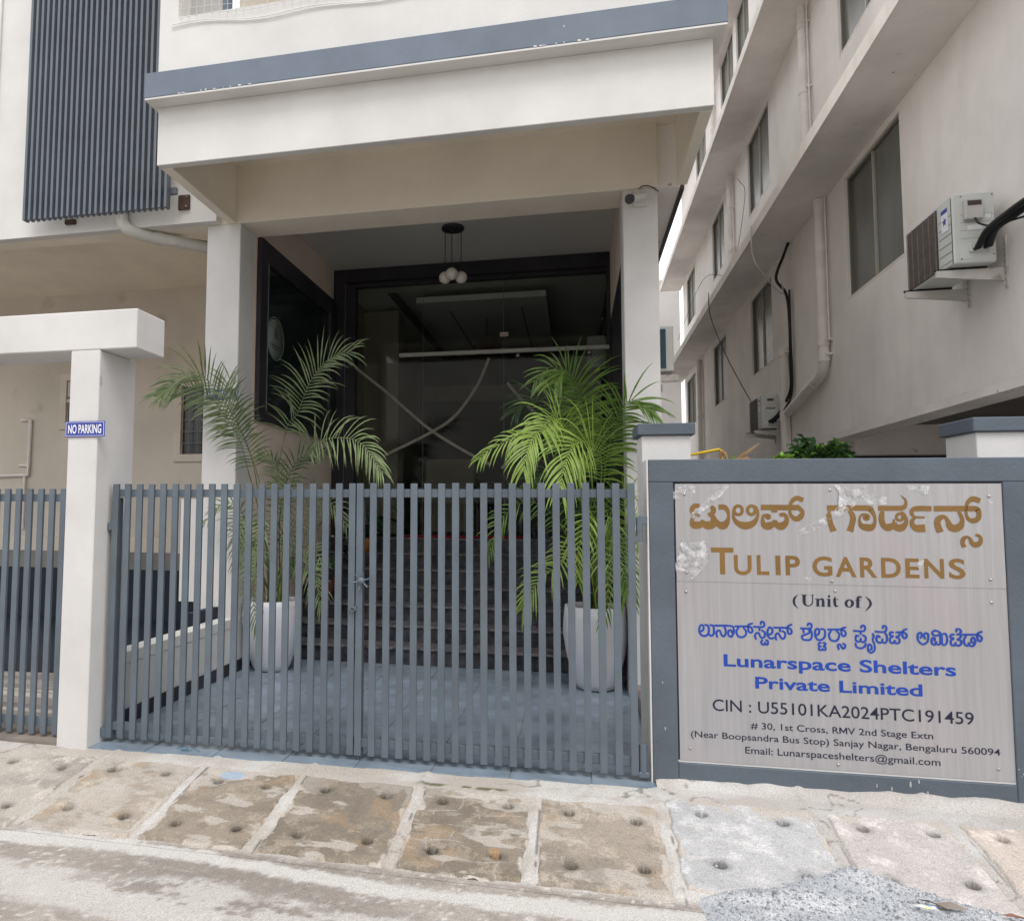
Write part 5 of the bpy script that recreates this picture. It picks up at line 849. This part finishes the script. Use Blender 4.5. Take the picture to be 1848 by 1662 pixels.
# ================================================================== PALMS
def frond(name, pts, Lf, n, kind, parent, seed, base_r=.008):
    rnd = random.Random(seed); p = [Vector(q) for q in crom(pts, 10)]; m = MB()
    cum = [0]
    for a, b_ in zip(p, p[1:]): cum.append(cum[-1]+(b_-a).length)
    T = cum[-1]
    def at(s):
        for i in range(len(cum)-1):
            if cum[i+1] >= s: f_ = (s-cum[i])/(cum[i+1]-cum[i]+1e-9); return p[i].lerp(p[i+1], f_), (p[i+1]-p[i]).normalized()
        return p[-1], (p[-1]-p[-2]).normalized()
    rs = [base_r*(1-.8*c/T) for c in cum]; m.tube(p, rs, 6, False)
    zm = max(q[2] for q in pts); start = .60 if zm > 2.1 else (.52 if zm > 1.7 else .42)
    toC = Vector((0,-1,.25)).normalized()
    for k in range(n):
        s = T*(start+(1-start)*(k+.5)/n); c, t = at(s); f_ = (s/T-start)/(1-start)
        side = t.cross(toC); side = side.normalized() if side.length > .1 else Vector((1,0,0))
        ll = Lf*(.60+.75*math.sin(math.pi*(.18+.72*f_)))*1.0
        nrm = side.cross(t).normalized(); fw_ = .40+1.15*f_*f_
        for sg in (1, -1):
            if rnd.random() < .035: continue
            d_ = (side*sg*(1.0-.35*f_) + t*fw_*rnd.uniform(.85,1.15) + nrm*(.22+rnd.uniform(-.28,.28)) + Vector((0,0,rnd.uniform(-.05,.08)))).normalized()
            l_ = ll*rnd.uniform(.72,1.12); w_ = (.0088 if Lf < .25 else .0105)*rnd.uniform(.85,1.15); g_ = rnd.uniform(.55,1.05)*(1.55 if kind in (2,4) else 1.0)
            q = c.copy(); vs = []; ns = 6; dd = d_.copy(); wd = None
            for i in range(ns+1):
                f2 = i/ns; ww = w_*(.35+1.5*f2 if f2 < .3 else .8*(1-((f2-.3)/.7)**1.6)+.02)
                wd = dd.cross(nrm); wd = wd.normalized() if wd.length > .05 else side
                vs += [q+wd*ww, q+nrm*ww*.35, q-wd*ww]
                dd = (dd + Vector((0,0,-g_*.30*(f2+.12)))).normalized(); q = q+dd*(l_/ns)
            m.add(vs, [(3*i+j,3*i+j+1,3*i+j+4,3*i+j+3) for i in range(ns) for j in (0,1)], True)
    o = m.build(name, LEAF[kind], parent); return o
def palm(px, py, fronds, label, r=.27, h=.665, seed=1, canes=6):
    t = empty('potted_palm', (px, py, 0), label, 'plant', group='areca palms in tall white planters at the porch')
    m = MB(); m.lathe([(0,.003),(r*.52,.003),(r*.60,.014),(r*.68,.06),(r*.82,.17),(r*.94,.30),(r*1.02,.44),(r*1.03,.52),(r*1.01,.60),(r*.965,h),(r*.92,h),(r*.90,h-.03),(r*.9,h-.08)], (px,py,0), 48); m.build('planter', POT, t)
    m = MB(); m.lathe([(0,h-.055),(r*.5,h-.05),(r*.905,h-.06)], (px,py,0), 24); m.build('soil', SOIL, t)
    rnd = random.Random(seed)
    for k in range(canes):
        a = rnd.random()*6.28; rr = rnd.uniform(.02,.10); x, y = px+rr*math.cos(a), py+rr*math.sin(a); hh = rnd.uniform(.25,.55)
        m = MB(); m.tube([(x,y,h-.06),(x+.3*rr*math.cos(a),y+.3*rr*math.sin(a),h+hh*.5),(x+.8*rr*math.cos(a),y+.8*rr*math.sin(a),h+hh)], [.016,.013,.009], 8); m.build('cane', STEM if k % 3 else DRYSTEM, t)
    for i, (pts, Lf, n, kind) in enumerate(fronds):
        # root every leaf stalk inside the planter
        pts = [list(q) for q in pts]; a = rnd.random()*6.28; rr = rnd.uniform(.02,.10); pts[0] = [px+rr*math.cos(a), py+rr*math.sin(a), h-.06]
        frond('frond', pts, Lf*(.80 if Lf > .32 else .92), int(n*(.85 if kind == 0 else 1)), kind, t, seed*100+i)
palm(.163, 6.60, PALM_R, 'areca palm with bright lime fronds in the white planter on the right', .262, .70, 3, 9)
palm(-2.805, 6.62, PALM_L, 'areca palm with greyer arching fronds in the white planter on the left', .272, .655, 5, 9)
# broad-leaved plants on the steps behind the left palm
def broad(nm, x, y, z, label, potm, pr, ph, n, hh, seed, lm=BROAD, lw=.06, ll=.22):
    t = empty(nm, (x, y, z), label, 'plant'); rnd = random.Random(seed)
    m = MB(); m.lathe([(0,z+.002),(pr*.7,z+.002),(pr*.95,z+ph*.7),(pr,z+ph),(pr*.9,z+ph),(pr*.88,z+ph-.03),(0,z+ph-.03)], (x,y,0), 24); m.build('pot', potm, t)
    for k in range(n):
        a = rnd.random()*6.28; el = rnd.uniform(.3,1.2); L_ = hh*rnd.uniform(.6,1.0); b0 = Vector((x,y,z+ph-.03))
        tip = b0+Vector((math.cos(a)*math.cos(el), math.sin(a)*math.cos(el), math.sin(el)))*L_
        m = MB(); m.tube([b0, b0.lerp(tip,.5)+Vector((0,0,.04)), tip], .004, 5)
        d_ = Vector((math.cos(a),math.sin(a),.1)).normalized(); sd = d_.cross(Vector((0,0,1))).normalized(); q = tip.copy(); vs = []; l_ = ll*rnd.uniform(.8,1.2)
        for i in range(7):
            f_ = i/6; ww = lw*math.sin(math.pi*min(1,.08+f_*.92))**.7*rnd.uniform(.9,1.1); vs += [q+sd*ww+Vector((0,0,.15*ww)), q, q-sd*ww+Vector((0,0,.15*ww))]
            d_ = (d_+Vector((0,0,-.16))).normalized(); q = q+d_*l_/6
        m.add(vs, [(3*i+j,3*i+j+1,3*i+j+4,3*i+j+3) for i in range(6) for j in (0,1)], True); m.build('leaf', lm, t)
broad('potted_plant', -2.72, 7.85, .50, 'dark broad-leaved plant in a speckled terracotta pot on the left of the steps', TERRA, .12, .24, 16, .45, 3)
broad('potted_plant', -2.50, 8.75, 1.0, 'dark bushy plant in an orange glazed pot near the glass doors', ORANGE, .15, .17, 26, .50, 4, BROAD, .05, .26)

# ================================================================== RIGHT-HAND BUILDING
rb = empty('right_building', (3.4, 5.0, 0), 'long beige multi-storey block with deep ledges receding along the right side', 'building', rz=-.0094758)
RM = WM[rb.name]
def rbuild(m, nm, mt, par=None, **k):
    m.v = [tuple(RM @ Vector(p)) for p in m.v]; return m.build(nm, mt, par or rb, **k)
def rp(nm, mt, *a, b=0, par=None, **k):
    m = MB(); (m.bbox(*a, b=b) if b else m.box(*a)); return rbuild(m, nm, mt, par, **k)
# local: x into the building, y along it from the street
YE = 20.5; Y0 = -.55
def wall_with_holes(nm, z0, z1, holes, mt, xw=0, ye=YE):
    m = MB(); ys = Y0
    for a, b_, c, d_ in sorted(holes):
        m.box(xw, xw+.22, ys, a, z0, z1); m.box(xw, xw+.22, a, b_, z0, c); m.box(xw, xw+.22, a, b_, d_, z1); ys = b_
    m.box(xw, xw+.22, ys, ye, z0, z1); return rbuild(m, nm, mt)
def window(a, b_, c, d_, xw=0, split=.5, op=False):
    fr = MB(); w = .035; x0, x1 = xw+.03, xw+.09
    fr.box(x0,x1,a,b_,c,c+w); fr.box(x0,x1,a,b_,d_-w,d_); fr.box(x0,x1,a,a+w,c+w,d_-w); fr.box(x0,x1,b_-w,b_,c+w,d_-w)
    f = rbuild(fr, 'window', ALU); mid = a+(b_-a)*split
    rp('mullion', ALUL, x0-.004, x1, mid-.015, mid+.015, c+w, d_-w, par=f); rp('pane', WIN, x0+.02, x0+.028, a+w, mid-.016, c+w, d_-w, par=f); rp('pane', WIN, x0+.035, x0+.043, mid+.016, b_-w, c+w, d_-w, par=f)
    tr2 = MB(); e = .022
    tr2.box(xw-.004,xw+.03,a-e,b_+e,c-e,c-.0005); tr2.box(xw-.004,xw+.03,a-e,a-.0005,c,d_); tr2.box(xw-.004,xw+.03,b_+.0005,b_+e,c,d_); rbuild(tr2, 'trim', RLEDGE, f)
H1 = [(3.60,5.28,4.25,5.80),(9.10,10.75,4.22,5.74),(13.40,15.05,4.20,5.72),(18.2,20.0,4.20,5.70)]
H2 = [(3.60,5.30,7.48,8.97),(8.98,10.68,7.45,8.95),(13.28,14.88,7.42,8.92),(17.9,19.6,7.40,8.90)]
H3 = [(3.6,5.3,10.75,12.2),(7.2,8.4,10.75,12.2),(10.25,11.45,10.75,12.2),(11.8,13.3,10.75,12.2),(15.5,17.2,10.75,12.2)]
for hs, z0, z1, nm in ((H1, 2.585, 5.885, 0), (H2, 5.886, 9.03, 1), (H3, 9.031, 12.4, 2)):
    wall_with_holes('storey_wall', z0, z1, hs, RW)
    for h in hs: window(*h)
rp('storey_wall', RW, 0, .22, Y0, YE, 12.401, 15.2)
rp('rear_end_wall', RW, .22, 8, YE-.2, YE-.001, 2.6, 15.2); rp('street_end_wall', RW, .22, 8, Y0, Y0+.2, 2.6, 15.2)
for z in (5.88, 9.03, 12.2):
    rp('ledge', RSOF, -.655, -.001, Y0-.2, YE+.6, z, z+.045); rp('ledge_edge', RLEDGE, -.675, -.656, Y0-.2, YE+.6, z-.012, z+.16); rp('ledge', RLEDGE, -.655, -.001, Y0-.2, YE+.6, z+.047, z+.12)
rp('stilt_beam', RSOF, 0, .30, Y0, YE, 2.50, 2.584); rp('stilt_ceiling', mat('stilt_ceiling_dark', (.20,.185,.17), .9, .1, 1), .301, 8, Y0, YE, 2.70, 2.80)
rp('stilt_beam', RSOF, .22, .30, Y0, YE, 2.585, 2.72)
rp('stilt_wall', RW, 0, .22, 6.4, YE, -.2, 2.499)
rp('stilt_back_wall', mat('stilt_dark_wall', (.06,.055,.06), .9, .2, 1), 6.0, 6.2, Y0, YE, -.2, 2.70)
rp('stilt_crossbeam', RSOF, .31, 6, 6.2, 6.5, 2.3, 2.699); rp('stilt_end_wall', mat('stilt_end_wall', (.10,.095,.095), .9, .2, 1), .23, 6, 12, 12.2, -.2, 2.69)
for y in (1.6,): rp('stilt_column', RW, 2.4, 2.7, y+4, y+4.3, -.2, 2.7)
# stains under the air-conditioner bracket
m = MB()
for (y, z, w_, h_) in ((1.52,2.85,.018,.34),(1.49,3.0,.012,.22),(1.55,2.72,.010,.2),(.98,2.9,.02,.3),(1.02,2.75,.012,.24)):
    k = 10; m.add([(-.0015-.0002*i, y+w_*math.cos(a)*random.uniform(.5,1.3), z+h_*.5*math.sin(a)*random.uniform(.7,1.2)) for i, a in enumerate([j*2*math.pi/k for j in range(k)])], [tuple(range(k))])
rbuild(m, 'rust_run', STAIN)
# ------------------------------------------------ drain pipes
def pipe(pts, r, label, mt=PVC, collars=(), rod=None, n=14):
    m = MB(); m.tube([tuple(p) for p in pts], r, n)
    for (a, b_) in collars: m.cyl(a, b_, r*1.14, n)
    m.v = [tuple(RM @ Vector(p)) for p in m.v]; o = m.build('drain_pipe', mt, None, label=label, cat='pipe', group='painted drain pipes on the right-hand building')
    if rod:
        q = MB(); q.tube(rod, .012, 6)
        for a, b_ in collars[:2]: q.box(min(a[0],-.07)+.0, .0, a[1]-.10, a[1]-.06, a[2], a[2]+.03)
        q.v = [tuple(RM @ Vector(p)) for p in q.v]; q.build('conduit', PVC, o)
    return o
xx = -.085
pipe([(xx,6.05,5.87),(xx,6.05,3.70)] + [(xx,6.05+.0,3.56),(xx,6.14,3.46),(xx,6.3,3.40)] + [(xx,7.95,3.12)], .070, 'beige elbowed drain pipe running down and across beside the big lower window', collars=(((xx,6.05,3.86),(xx,6.05,3.80)),((xx,6.05,3.66),(xx,6.05,3.58)),((xx,6.5,3.365),(xx,6.55,3.357))), rod=[(-.05,5.92,5.85),(-.05,5.92,3.86)])
pipe([(xx,8.12,4.22),(xx,8.12,-.2)], .070, 'beige upright vent pipe with an open slotted top beside the lower air conditioner', collars=(((xx,8.12,4.13),(xx,8.12,4.08)),((xx,8.12,3.15),(xx,8.12,3.0)),((xx,8.12,2.5),(xx,8.12,2.44))), rod=[(-.05,8.0,3.9),(-.05,8.0,2.0)])
pipe([(xx,6.55,12.1),(xx,6.55,6.05)], .065, 'beige drain pipe on the upper storey ending at the middle ledge', collars=(((xx,6.55,8.75),(xx,6.55,8.69)),((xx,6.55,7.75),(xx,6.55,7.69))), rod=[(-.05,6.43,12),(-.05,6.43,6.1)])
pipe([(xx,12.1,8.95),(xx,12.1,6.05)], .065, 'beige drain pipe under the high ledge with a blackened top', collars=(((xx,12.1,8.2),(xx,12.1,8.15)),((xx,12.1,7.3),(xx,12.1,7.25))), rod=[(-.05,12.0,8.9),(-.05,12.0,6.1)])
pipe([(xx,16.9,5.8),(xx,16.9,-.2)], .07, 'beige drain pipe far along the lower storey', collars=(((xx,16.9,4.2),(xx,16.9,4.14)),), rod=[(-.05,16.75,5.6),(-.05,16.75,1)])
pipe([(xx,14.0,12.0),(xx,14.0,9.2)], .06, 'pale drain pipe on the top visible storey behind the canopy', collars=(((xx,14,11.6),(xx,14,11.5)),))
# black insulated cables down the wall
def cable(pts, r, nm, label, mt=BLK, local=True):
    m = MB(); m.tube([tuple(p) for p in crom(pts, 7)], r, 8)
    if local: m.v = [tuple(RM @ Vector(p)) for p in m.v]
    return m.build(nm, mt, None, label=label, cat='cable')
cable([(-.05,7.75,5.87),(-.10,7.85,5.70),(-.20,7.95,5.35),(-.08,7.85,5.05),(-.05,7.82,4.6),(-.05,7.84,3.9),(-.05,7.86,3.5),(-.10,8.2,3.23),(-.20,8.25,3.09),(-.28,8.33,3.02)], .024, 'insulated_cable', 'black insulated pipe bundle looping down the wall to the lower air conditioner')
cable([(-.05,7.78,5.1),(-.05,7.78,4.2),(-.05,7.80,3.45),(-.12,8.1,3.16),(-.24,8.30,3.0)], .016, 'insulated_cable', 'thinner black cable beside the pipe bundle feeding the lower air conditioner')
cable([(-.69,7.35,6.05),(-.68,7.35,5.6),(-.55,7.38,5.3),(-.16,7.80,5.05),(-.14,7.85,5.25)], .009, 'white_cord', 'thin white cord hanging from the middle ledge to the cable loop', PVCW)
cable([(-.69,11.4,6.15),(-.67,11.3,5.6),(-.5,10.6,4.6),(-.3,9.9,3.75),(-.25,9.3,3.35),(-.2,8.95,3.2)], .009, 'wall_cord', 'thin black cord swinging from the ledge to the lower air conditioner')
cable([(-.05,3.15,5.86),(-.7,13.5,6.2)] if False else [(-.69,16.5,6.3),(-.5,13.3,7.0),(-.05,12.4,6.9),(-.3,9.6,7.4),(-.69,8.2,7.2)], .005, 'thin_wire', 'thin sagging wire strung along the upper storey')

# ------------------------------------------------ air conditioners
def ac_unit(y0, z0, label, Wd=.85, Hh=.58, Dp=.30, x1=-.10, dirty=False):
    t = empty('air_conditioner', tuple(RM @ Vector((x1-Dp/2, y0, z0))), label, 'air conditioner', group='air conditioner outdoor units on brackets')
    xa = x1-Dp
    rp('housing', ACW, xa, x1, y0, y0+Wd, z0, z0+Hh, b=.012, par=t)
    m = MB(); rbuild(m.box(xa-.001+.0005, xa+.01, y0+.015, y0+.028, z0+.01, z0+Hh-.03), 'edge_seam', ACD, t)
    # front grille faces the lane (-x)
    g = rp('grille_backing', ACD, xa-.004, xa-.0005, y0+.26, y0+Wd-.02, z0+.02, z0+Hh-.03, par=t)
    m = MB()
    for k in range(30): zz = z0+.03+k*(Hh-.07)/30; m.box(xa-.012, xa-.005, y0+.26, y0+Wd-.02, zz, zz+.006)
    for k in range(6): yy = y0+.27+k*(Wd-.30)/5.; m.box(xa-.016, xa-.0125, yy, yy+.006, z0+.02, z0+Hh-.03)
    o = rbuild(m, 'grille', ACG, t)
    m = MB()
    for k in range(6): zz = z0+.04+k*.075; m.box(xa-.0022, xa-.0006, y0+.03, y0+.24, zz, zz+.003)
    rbuild(m, 'panel_groove', ACD, t)
    s_ = rp('sticker', WHITE, xa-.0032, xa-.0007, y0+.075, y0+.185, z0+Hh-.27, z0+Hh-.08, par=t)
    rp('sticker_header', BLUE, xa-.0042, xa-.0034, y0+.075, y0+.185, z0+Hh-.115, z0+Hh-.08, par=s_)
    st = []; cy, cz = y0+.13, z0+Hh-.185
    for k in range(10): r = .044 if k % 2 == 0 else .018; a = math.pi/2+k*math.pi/5; st.append((xa-.0040, cy+r*math.cos(a), cz+r*math.sin(a)))
    m = MB(); m.add([(xa-.0040, cy, cz)]+st, [(0,k+1,(k+1) % 10+1) for k in range(10)]); rbuild(m, 'star_mark', BLUE, s_)
    # service side faces the street
    yf = y0
    rp('side_panel', ACW, xa+.035, x1-.01, yf-.004, yf-.0005, z0+.03, z0+Hh-.04, b=.001, par=t)
    bx = rp('terminal_cover', mat('ac_cover_plastic', (.55,.54,.52), .4) if 'ac_cover_plastic' not in bpy.data.materials else bpy.data.materials['ac_cover_plastic'], xa+.07, xa+.20, yf-.05, yf-.0045, z0+Hh-.235, z0+Hh-.07, b=.006, par=t)
    rp('handle_recess', mat('recess_brown', (.07,.05,.05), .6) if 'recess_brown' not in bpy.data.materials else bpy.data.materials['recess_brown'], xa+.088, xa+.185, yf-.0515, yf-.0503, z0+Hh-.125, z0+Hh-.085, par=bx)
    m = MB()
    for k in range(4): m.box(xa+.05, x1-.02, yf-.0048, yf-.0042, z0+.20+k*.065, z0+.203+k*.065)
    rbuild(m, 'panel_seam', ACG, t)
    rp('label', WHITE, x1-.075, x1-.035, yf-.0052, yf-.0042, z0+Hh-.22, z0+Hh-.185, par=t); rp('label', WHITE, xa+.10, xa+.20, yf-.0052, yf-.0042, z0+Hh-.31, z0+Hh-.27, par=t)
    rp('valve_plate', ACW, xa+.10, xa+.235, yf-.03, yf-.0045, z0+.085, z0+.15, b=.004, par=t)
    for k, (xv, zv) in enumerate(((xa+.135, z0+.10),(xa+.205, z0+.11))):
        m = MB(); m.cyl((xv,yf-.03,zv),(xv,yf-.075,zv),.013,10); m.cyl((xv-.02,yf-.05,zv),(xv+.02,yf-.05,zv),.009,10); rbuild(m, 'valve', ACD, t)
    m = MB()
    for xv, zv in ((xa+.06,z0+Hh-.03),(x1-.02,z0+Hh-.03),(xa+.05,z0+.035),(x1-.025,z0+.06)): m.cyl((xv,yf-.0075,zv),(xv,yf-.0045,zv),.005,8)
    rbuild(m, 'screw', ACD, t)
    for yy in (y0+.10, y0+Wd-.16):
        m = MB(); xo = xa-.09
        m.add([(xo,yy,z0-.022),(.0,yy,z0-.022),(0,yy,z0-.13),(xo,yy,z0-.075),(xo,yy+.03,z0-.022),(0,yy+.03,z0-.022),(0,yy+.03,z0-.13),(xo,yy+.03,z0-.075)], [(0,1,2,3),(7,6,5,4),(0,4,5,1),(1,5,6,2),(2,6,7,3),(3,7,4,0)])
        bm_ = rbuild(m, 'bracket_arm', BRK, t); m = MB()
        m.box(-.012,-.001,yy-.045,yy-.001,z0-.20,z0+.23 if yy < y0+.2 else z0+.05)
        rbuild(m, 'bracket_rail', BRK, t); m = MB()
        for k in range(8): zz = z0-.18+k*.05; m.cyl((-.0155,yy-.023,zz),(-.0125,yy-.023,zz),.006,6)
        rbuild(m, 'rail_bolt', ACG, bm_)
        m = MB(); m.tube([(xo-.01,yy+.015,z0-.018),(xa+.06,yy+.015,z0-.008),(x1-.02,yy+.015,z0-.008)], .010, 6); rbuild(m, 'rubber_strip', BLK, bm_)
    return t
a1 = ac_unit(1.66, 3.515, 'large air conditioner outdoor unit on white brackets, with a blue star sticker')
a2 = ac_unit(8.45, 2.93, 'smaller-looking grimy air conditioner unit low on the wall beside the vent pipe', Dp=.27)
cable([(-.19,1.60,3.63),(-.18,1.50,3.74),(-.10,1.35,3.80),(-.06,1.05,3.85),(-.10,.75,3.97),(-.14,.45,4.18)], .034, 'insulated_cable', 'thick black insulated pipe leaving the large air conditioner to the right')
cable([(-.26,1.60,3.62),(-.24,1.48,3.72),(-.16,1.30,3.80),(-.12,1.02,3.84),(-.15,.75,3.93),(-.19,.45,4.12)], .024, 'insulated_cable', 'second black insulated pipe from the valves of the large air conditioner')
cable([(-.27,1.60,3.86),(-.26,1.56,3.80),(-.20,1.50,3.755),(-.10,1.40,3.755),(-.05,1.2,3.74),(-.05,1.0,3.80),(-.10,.8,3.92)], .008, 'power_cord', 'thin black power cord curling below the meter cover of the large air conditioner')
# ------------------------------------------------ far side-wall unit and buildings at the end of the lane
t = empty('air_conditioner', (1.06, 9.3, 3.18), 'air conditioner unit showing blue condenser fins beside the right porch column', 'air conditioner', group='air conditioner outdoor units on brackets')
part('housing', ACW, t, .72, 1.19, 9.3, 9.55, 3.20, 3.76, b=.01); part('condenser_fins', ACF, t, .72, 1.10, 9.292, 9.299, 3.24, 3.72)
m = MB()
for k in range(30): m.box(.72, 1.10, 9.284, 9.291, 3.245+k*.016, 3.250+k*.016)
m.build('fin_guard', mat('fin_guard_blue', (.10,.17,.22), .5), t)
part('bracket_arm', BRK, t, .72, 1.24, 9.3, 9.34, 3.08, 3.16); part('bracket_arm', BRK, t, .72, 1.12, 9.9, 9.94, 3.05, 3.14)
ob = empty('added_street_building', (0, -11, 0), 'plain unseen building added across the street, mirrored faintly in the entrance glass', 'building')  # unseen block added to keep bright sky out of the glass and bounce light
part('wall', mat('opposite_plaster', (.62,.60,.56), .9, .1, .5), ob, -14, 14, -15, -11, -.4, 7.6)
fb = empty('far_building', (3, 31, 0), 'pale weathered building closing the far end of the side lane', 'building')
part('wall', BACKC, fb, -2, 3.65, 31, 36, -.3, 10.6); part('wall', mat('far_grey_plaster', (.45,.43,.42), .9, .1, .8), fb, 3.2, 9, 28.4, 36, -.3, 4.6)
part('wall', BACKC, fb, 3.2, 3.9, 28.6, 36, 4.6, 10.2)
part('shade_slab', W, fb, 1.5, 4.4, 28.0, 31, 6.9, 7.05)
for x, z in ((1.6,4.6),(1.6,8.0),(2.4,6.0),(4.0,3.0)):
    f = part('window', ALUL, fb, x, x+.8, 30.93, 30.99, z, z+1.3); part('pane', WIND, f, x+.08, x+.72, 30.91, 30.929, z+.08, z+1.22)
m = MB()
for x in (2.9,3.05,3.4): m.cyl((x,30.9,0),(x,30.9,13),.07,8)
m.build('drain_pipe', PVCW, fb)
# ------------------------------------------------ planting behind the sign wall
def bush(cx_, cy_, cz_, rx_, rz_, n, label, kinds, seed, ll=.045):
    t = empty('leafy_bush', (cx_, cy_, -.2), label, 'plant'); rnd = random.Random(seed); ms = [MB(), MB(), MB()]
    m = MB()
    for k in range(5): a = rnd.random()*6.28; m.tube([(cx_,cy_,-.2),(cx_+.2*rx_*math.cos(a),cy_,cz_*.6),(cx_+rx_*.8*math.cos(a),cy_+.1*math.sin(a),cz_+rnd.uniform(-.3,.8)*rz_)], [.012,.009,.004], 6)
    m.build('stem', mat('bush_stem', (.12,.09,.05), .9) if 'bush_stem' not in bpy.data.materials else bpy.data.materials['bush_stem'], t)
    cl = [(rnd.uniform(-1,1), rnd.uniform(-1,1), rnd.uniform(-1,1)) for _ in range(11)]
    for k in range(n):
        c_ = rnd.choice(cl); p0 = Vector((cx_+rx_*(c_[0]*.75+rnd.gauss(0,.2)), cy_+.22*(c_[1]+rnd.gauss(0,.3)), cz_+rz_*(c_[2]*.6+rnd.gauss(0,.22))))
        d_ = Vector((rnd.gauss(0,1),rnd.gauss(0,1),rnd.gauss(.2,.7))).normalized(); sd = d_.cross(Vector((rnd.random(),rnd.random(),rnd.random()+.2))).normalized(); l_ = ll*rnd.uniform(.6,1.3); w_ = l_*.28
        ki = kinds(p0, rnd); ms[ki].add([p0, p0+d_*l_*.4+sd*w_, p0+d_*l_+Vector((0,0,-l_*.2)), p0+d_*l_*.4-sd*w_], [(0,1,2,3)])
    for i, q in enumerate(ms):
        if q.v: q.build('foliage', BUSH[i], t)
bush(1.43, 4.98, 1.82, .17, .11, 950, 'dark green bush rising above the middle of the sign wall', lambda p, r: 0 if r.random() > .28 else 1, 5, .05)
bush(1.275, 4.92, 1.82, .055, .05, 240, 'small bright yellow-green shrub just left of the dark bush', lambda p, r: 2, 6, .04)
t = empty('croton_plant', (.98, 4.85, -.2), 'thin plant with pink and yellow-green strap leaves above the sign wall', 'plant')
m = MB(); m.tube([(.98,4.85,-.2),(.95,4.85,1.0),(.93,4.85,1.78)], .008, 6); m.build('stem', STEM, t)
for i, pts in enumerate(([(.93,4.85,1.76),(.99,4.84,1.84),(1.03,4.83,1.87),(1.10,4.82,1.92)],[(.93,4.85,1.77),(.98,4.84,1.83),(1.03,4.84,1.835),(1.06,4.84,1.80)],[(.93,4.85,1.77),(.96,4.84,1.82),(1.0,4.84,1.81)],[(.90,4.85,1.72),(.88,4.84,1.84),(.90,4.83,1.87),(.93,4.83,1.80)],[(.93,4.85,1.74),(.91,4.84,1.86),(.88,4.84,1.84)],[(.93,4.85,1.74),(.97,4.86,1.80),(.95,4.86,1.86)])):
    p = crom(pts, 5); vs = []; mm = MB()
    for j, q in enumerate(p):
        tt = p[min(j+1,len(p)-1)]-p[max(j-1,0)]; tt /= np.linalg.norm(tt)+1e-9; w_ = .010*math.sin(math.pi*(j+.6)/(len(p)+.4)); vs += [(q[0]-tt[2]*w_, q[1], q[2]+tt[0]*w_),(q[0]+tt[2]*w_, q[1]-.004, q[2]-tt[0]*w_)]
    mm.add(vs, [(2*j,2*j+1,2*j+3,2*j+2) for j in range(len(p)-1)], True); mm.build('strap_leaf', CROT if i in (0,1,3) else LEAF[2], t)
for pts in ([(.56,4.75,1.85),(.66,4.74,1.905),(.76,4.74,1.90)],[(.60,4.75,1.86),(.68,4.74,1.925),(.73,4.74,1.93)]):
    pass
m = MB(); m.tube([(.705,4.90,.2),(.705,4.90,1.853),(.72,4.90,1.862),(.885,4.90,1.893),(.895,4.90,1.888),(.895,4.90,.2)], .009, 8)
m.build('pipe_frame', YEL, None, label='yellow pipe frame poking up behind the sign wall', cat='frame')
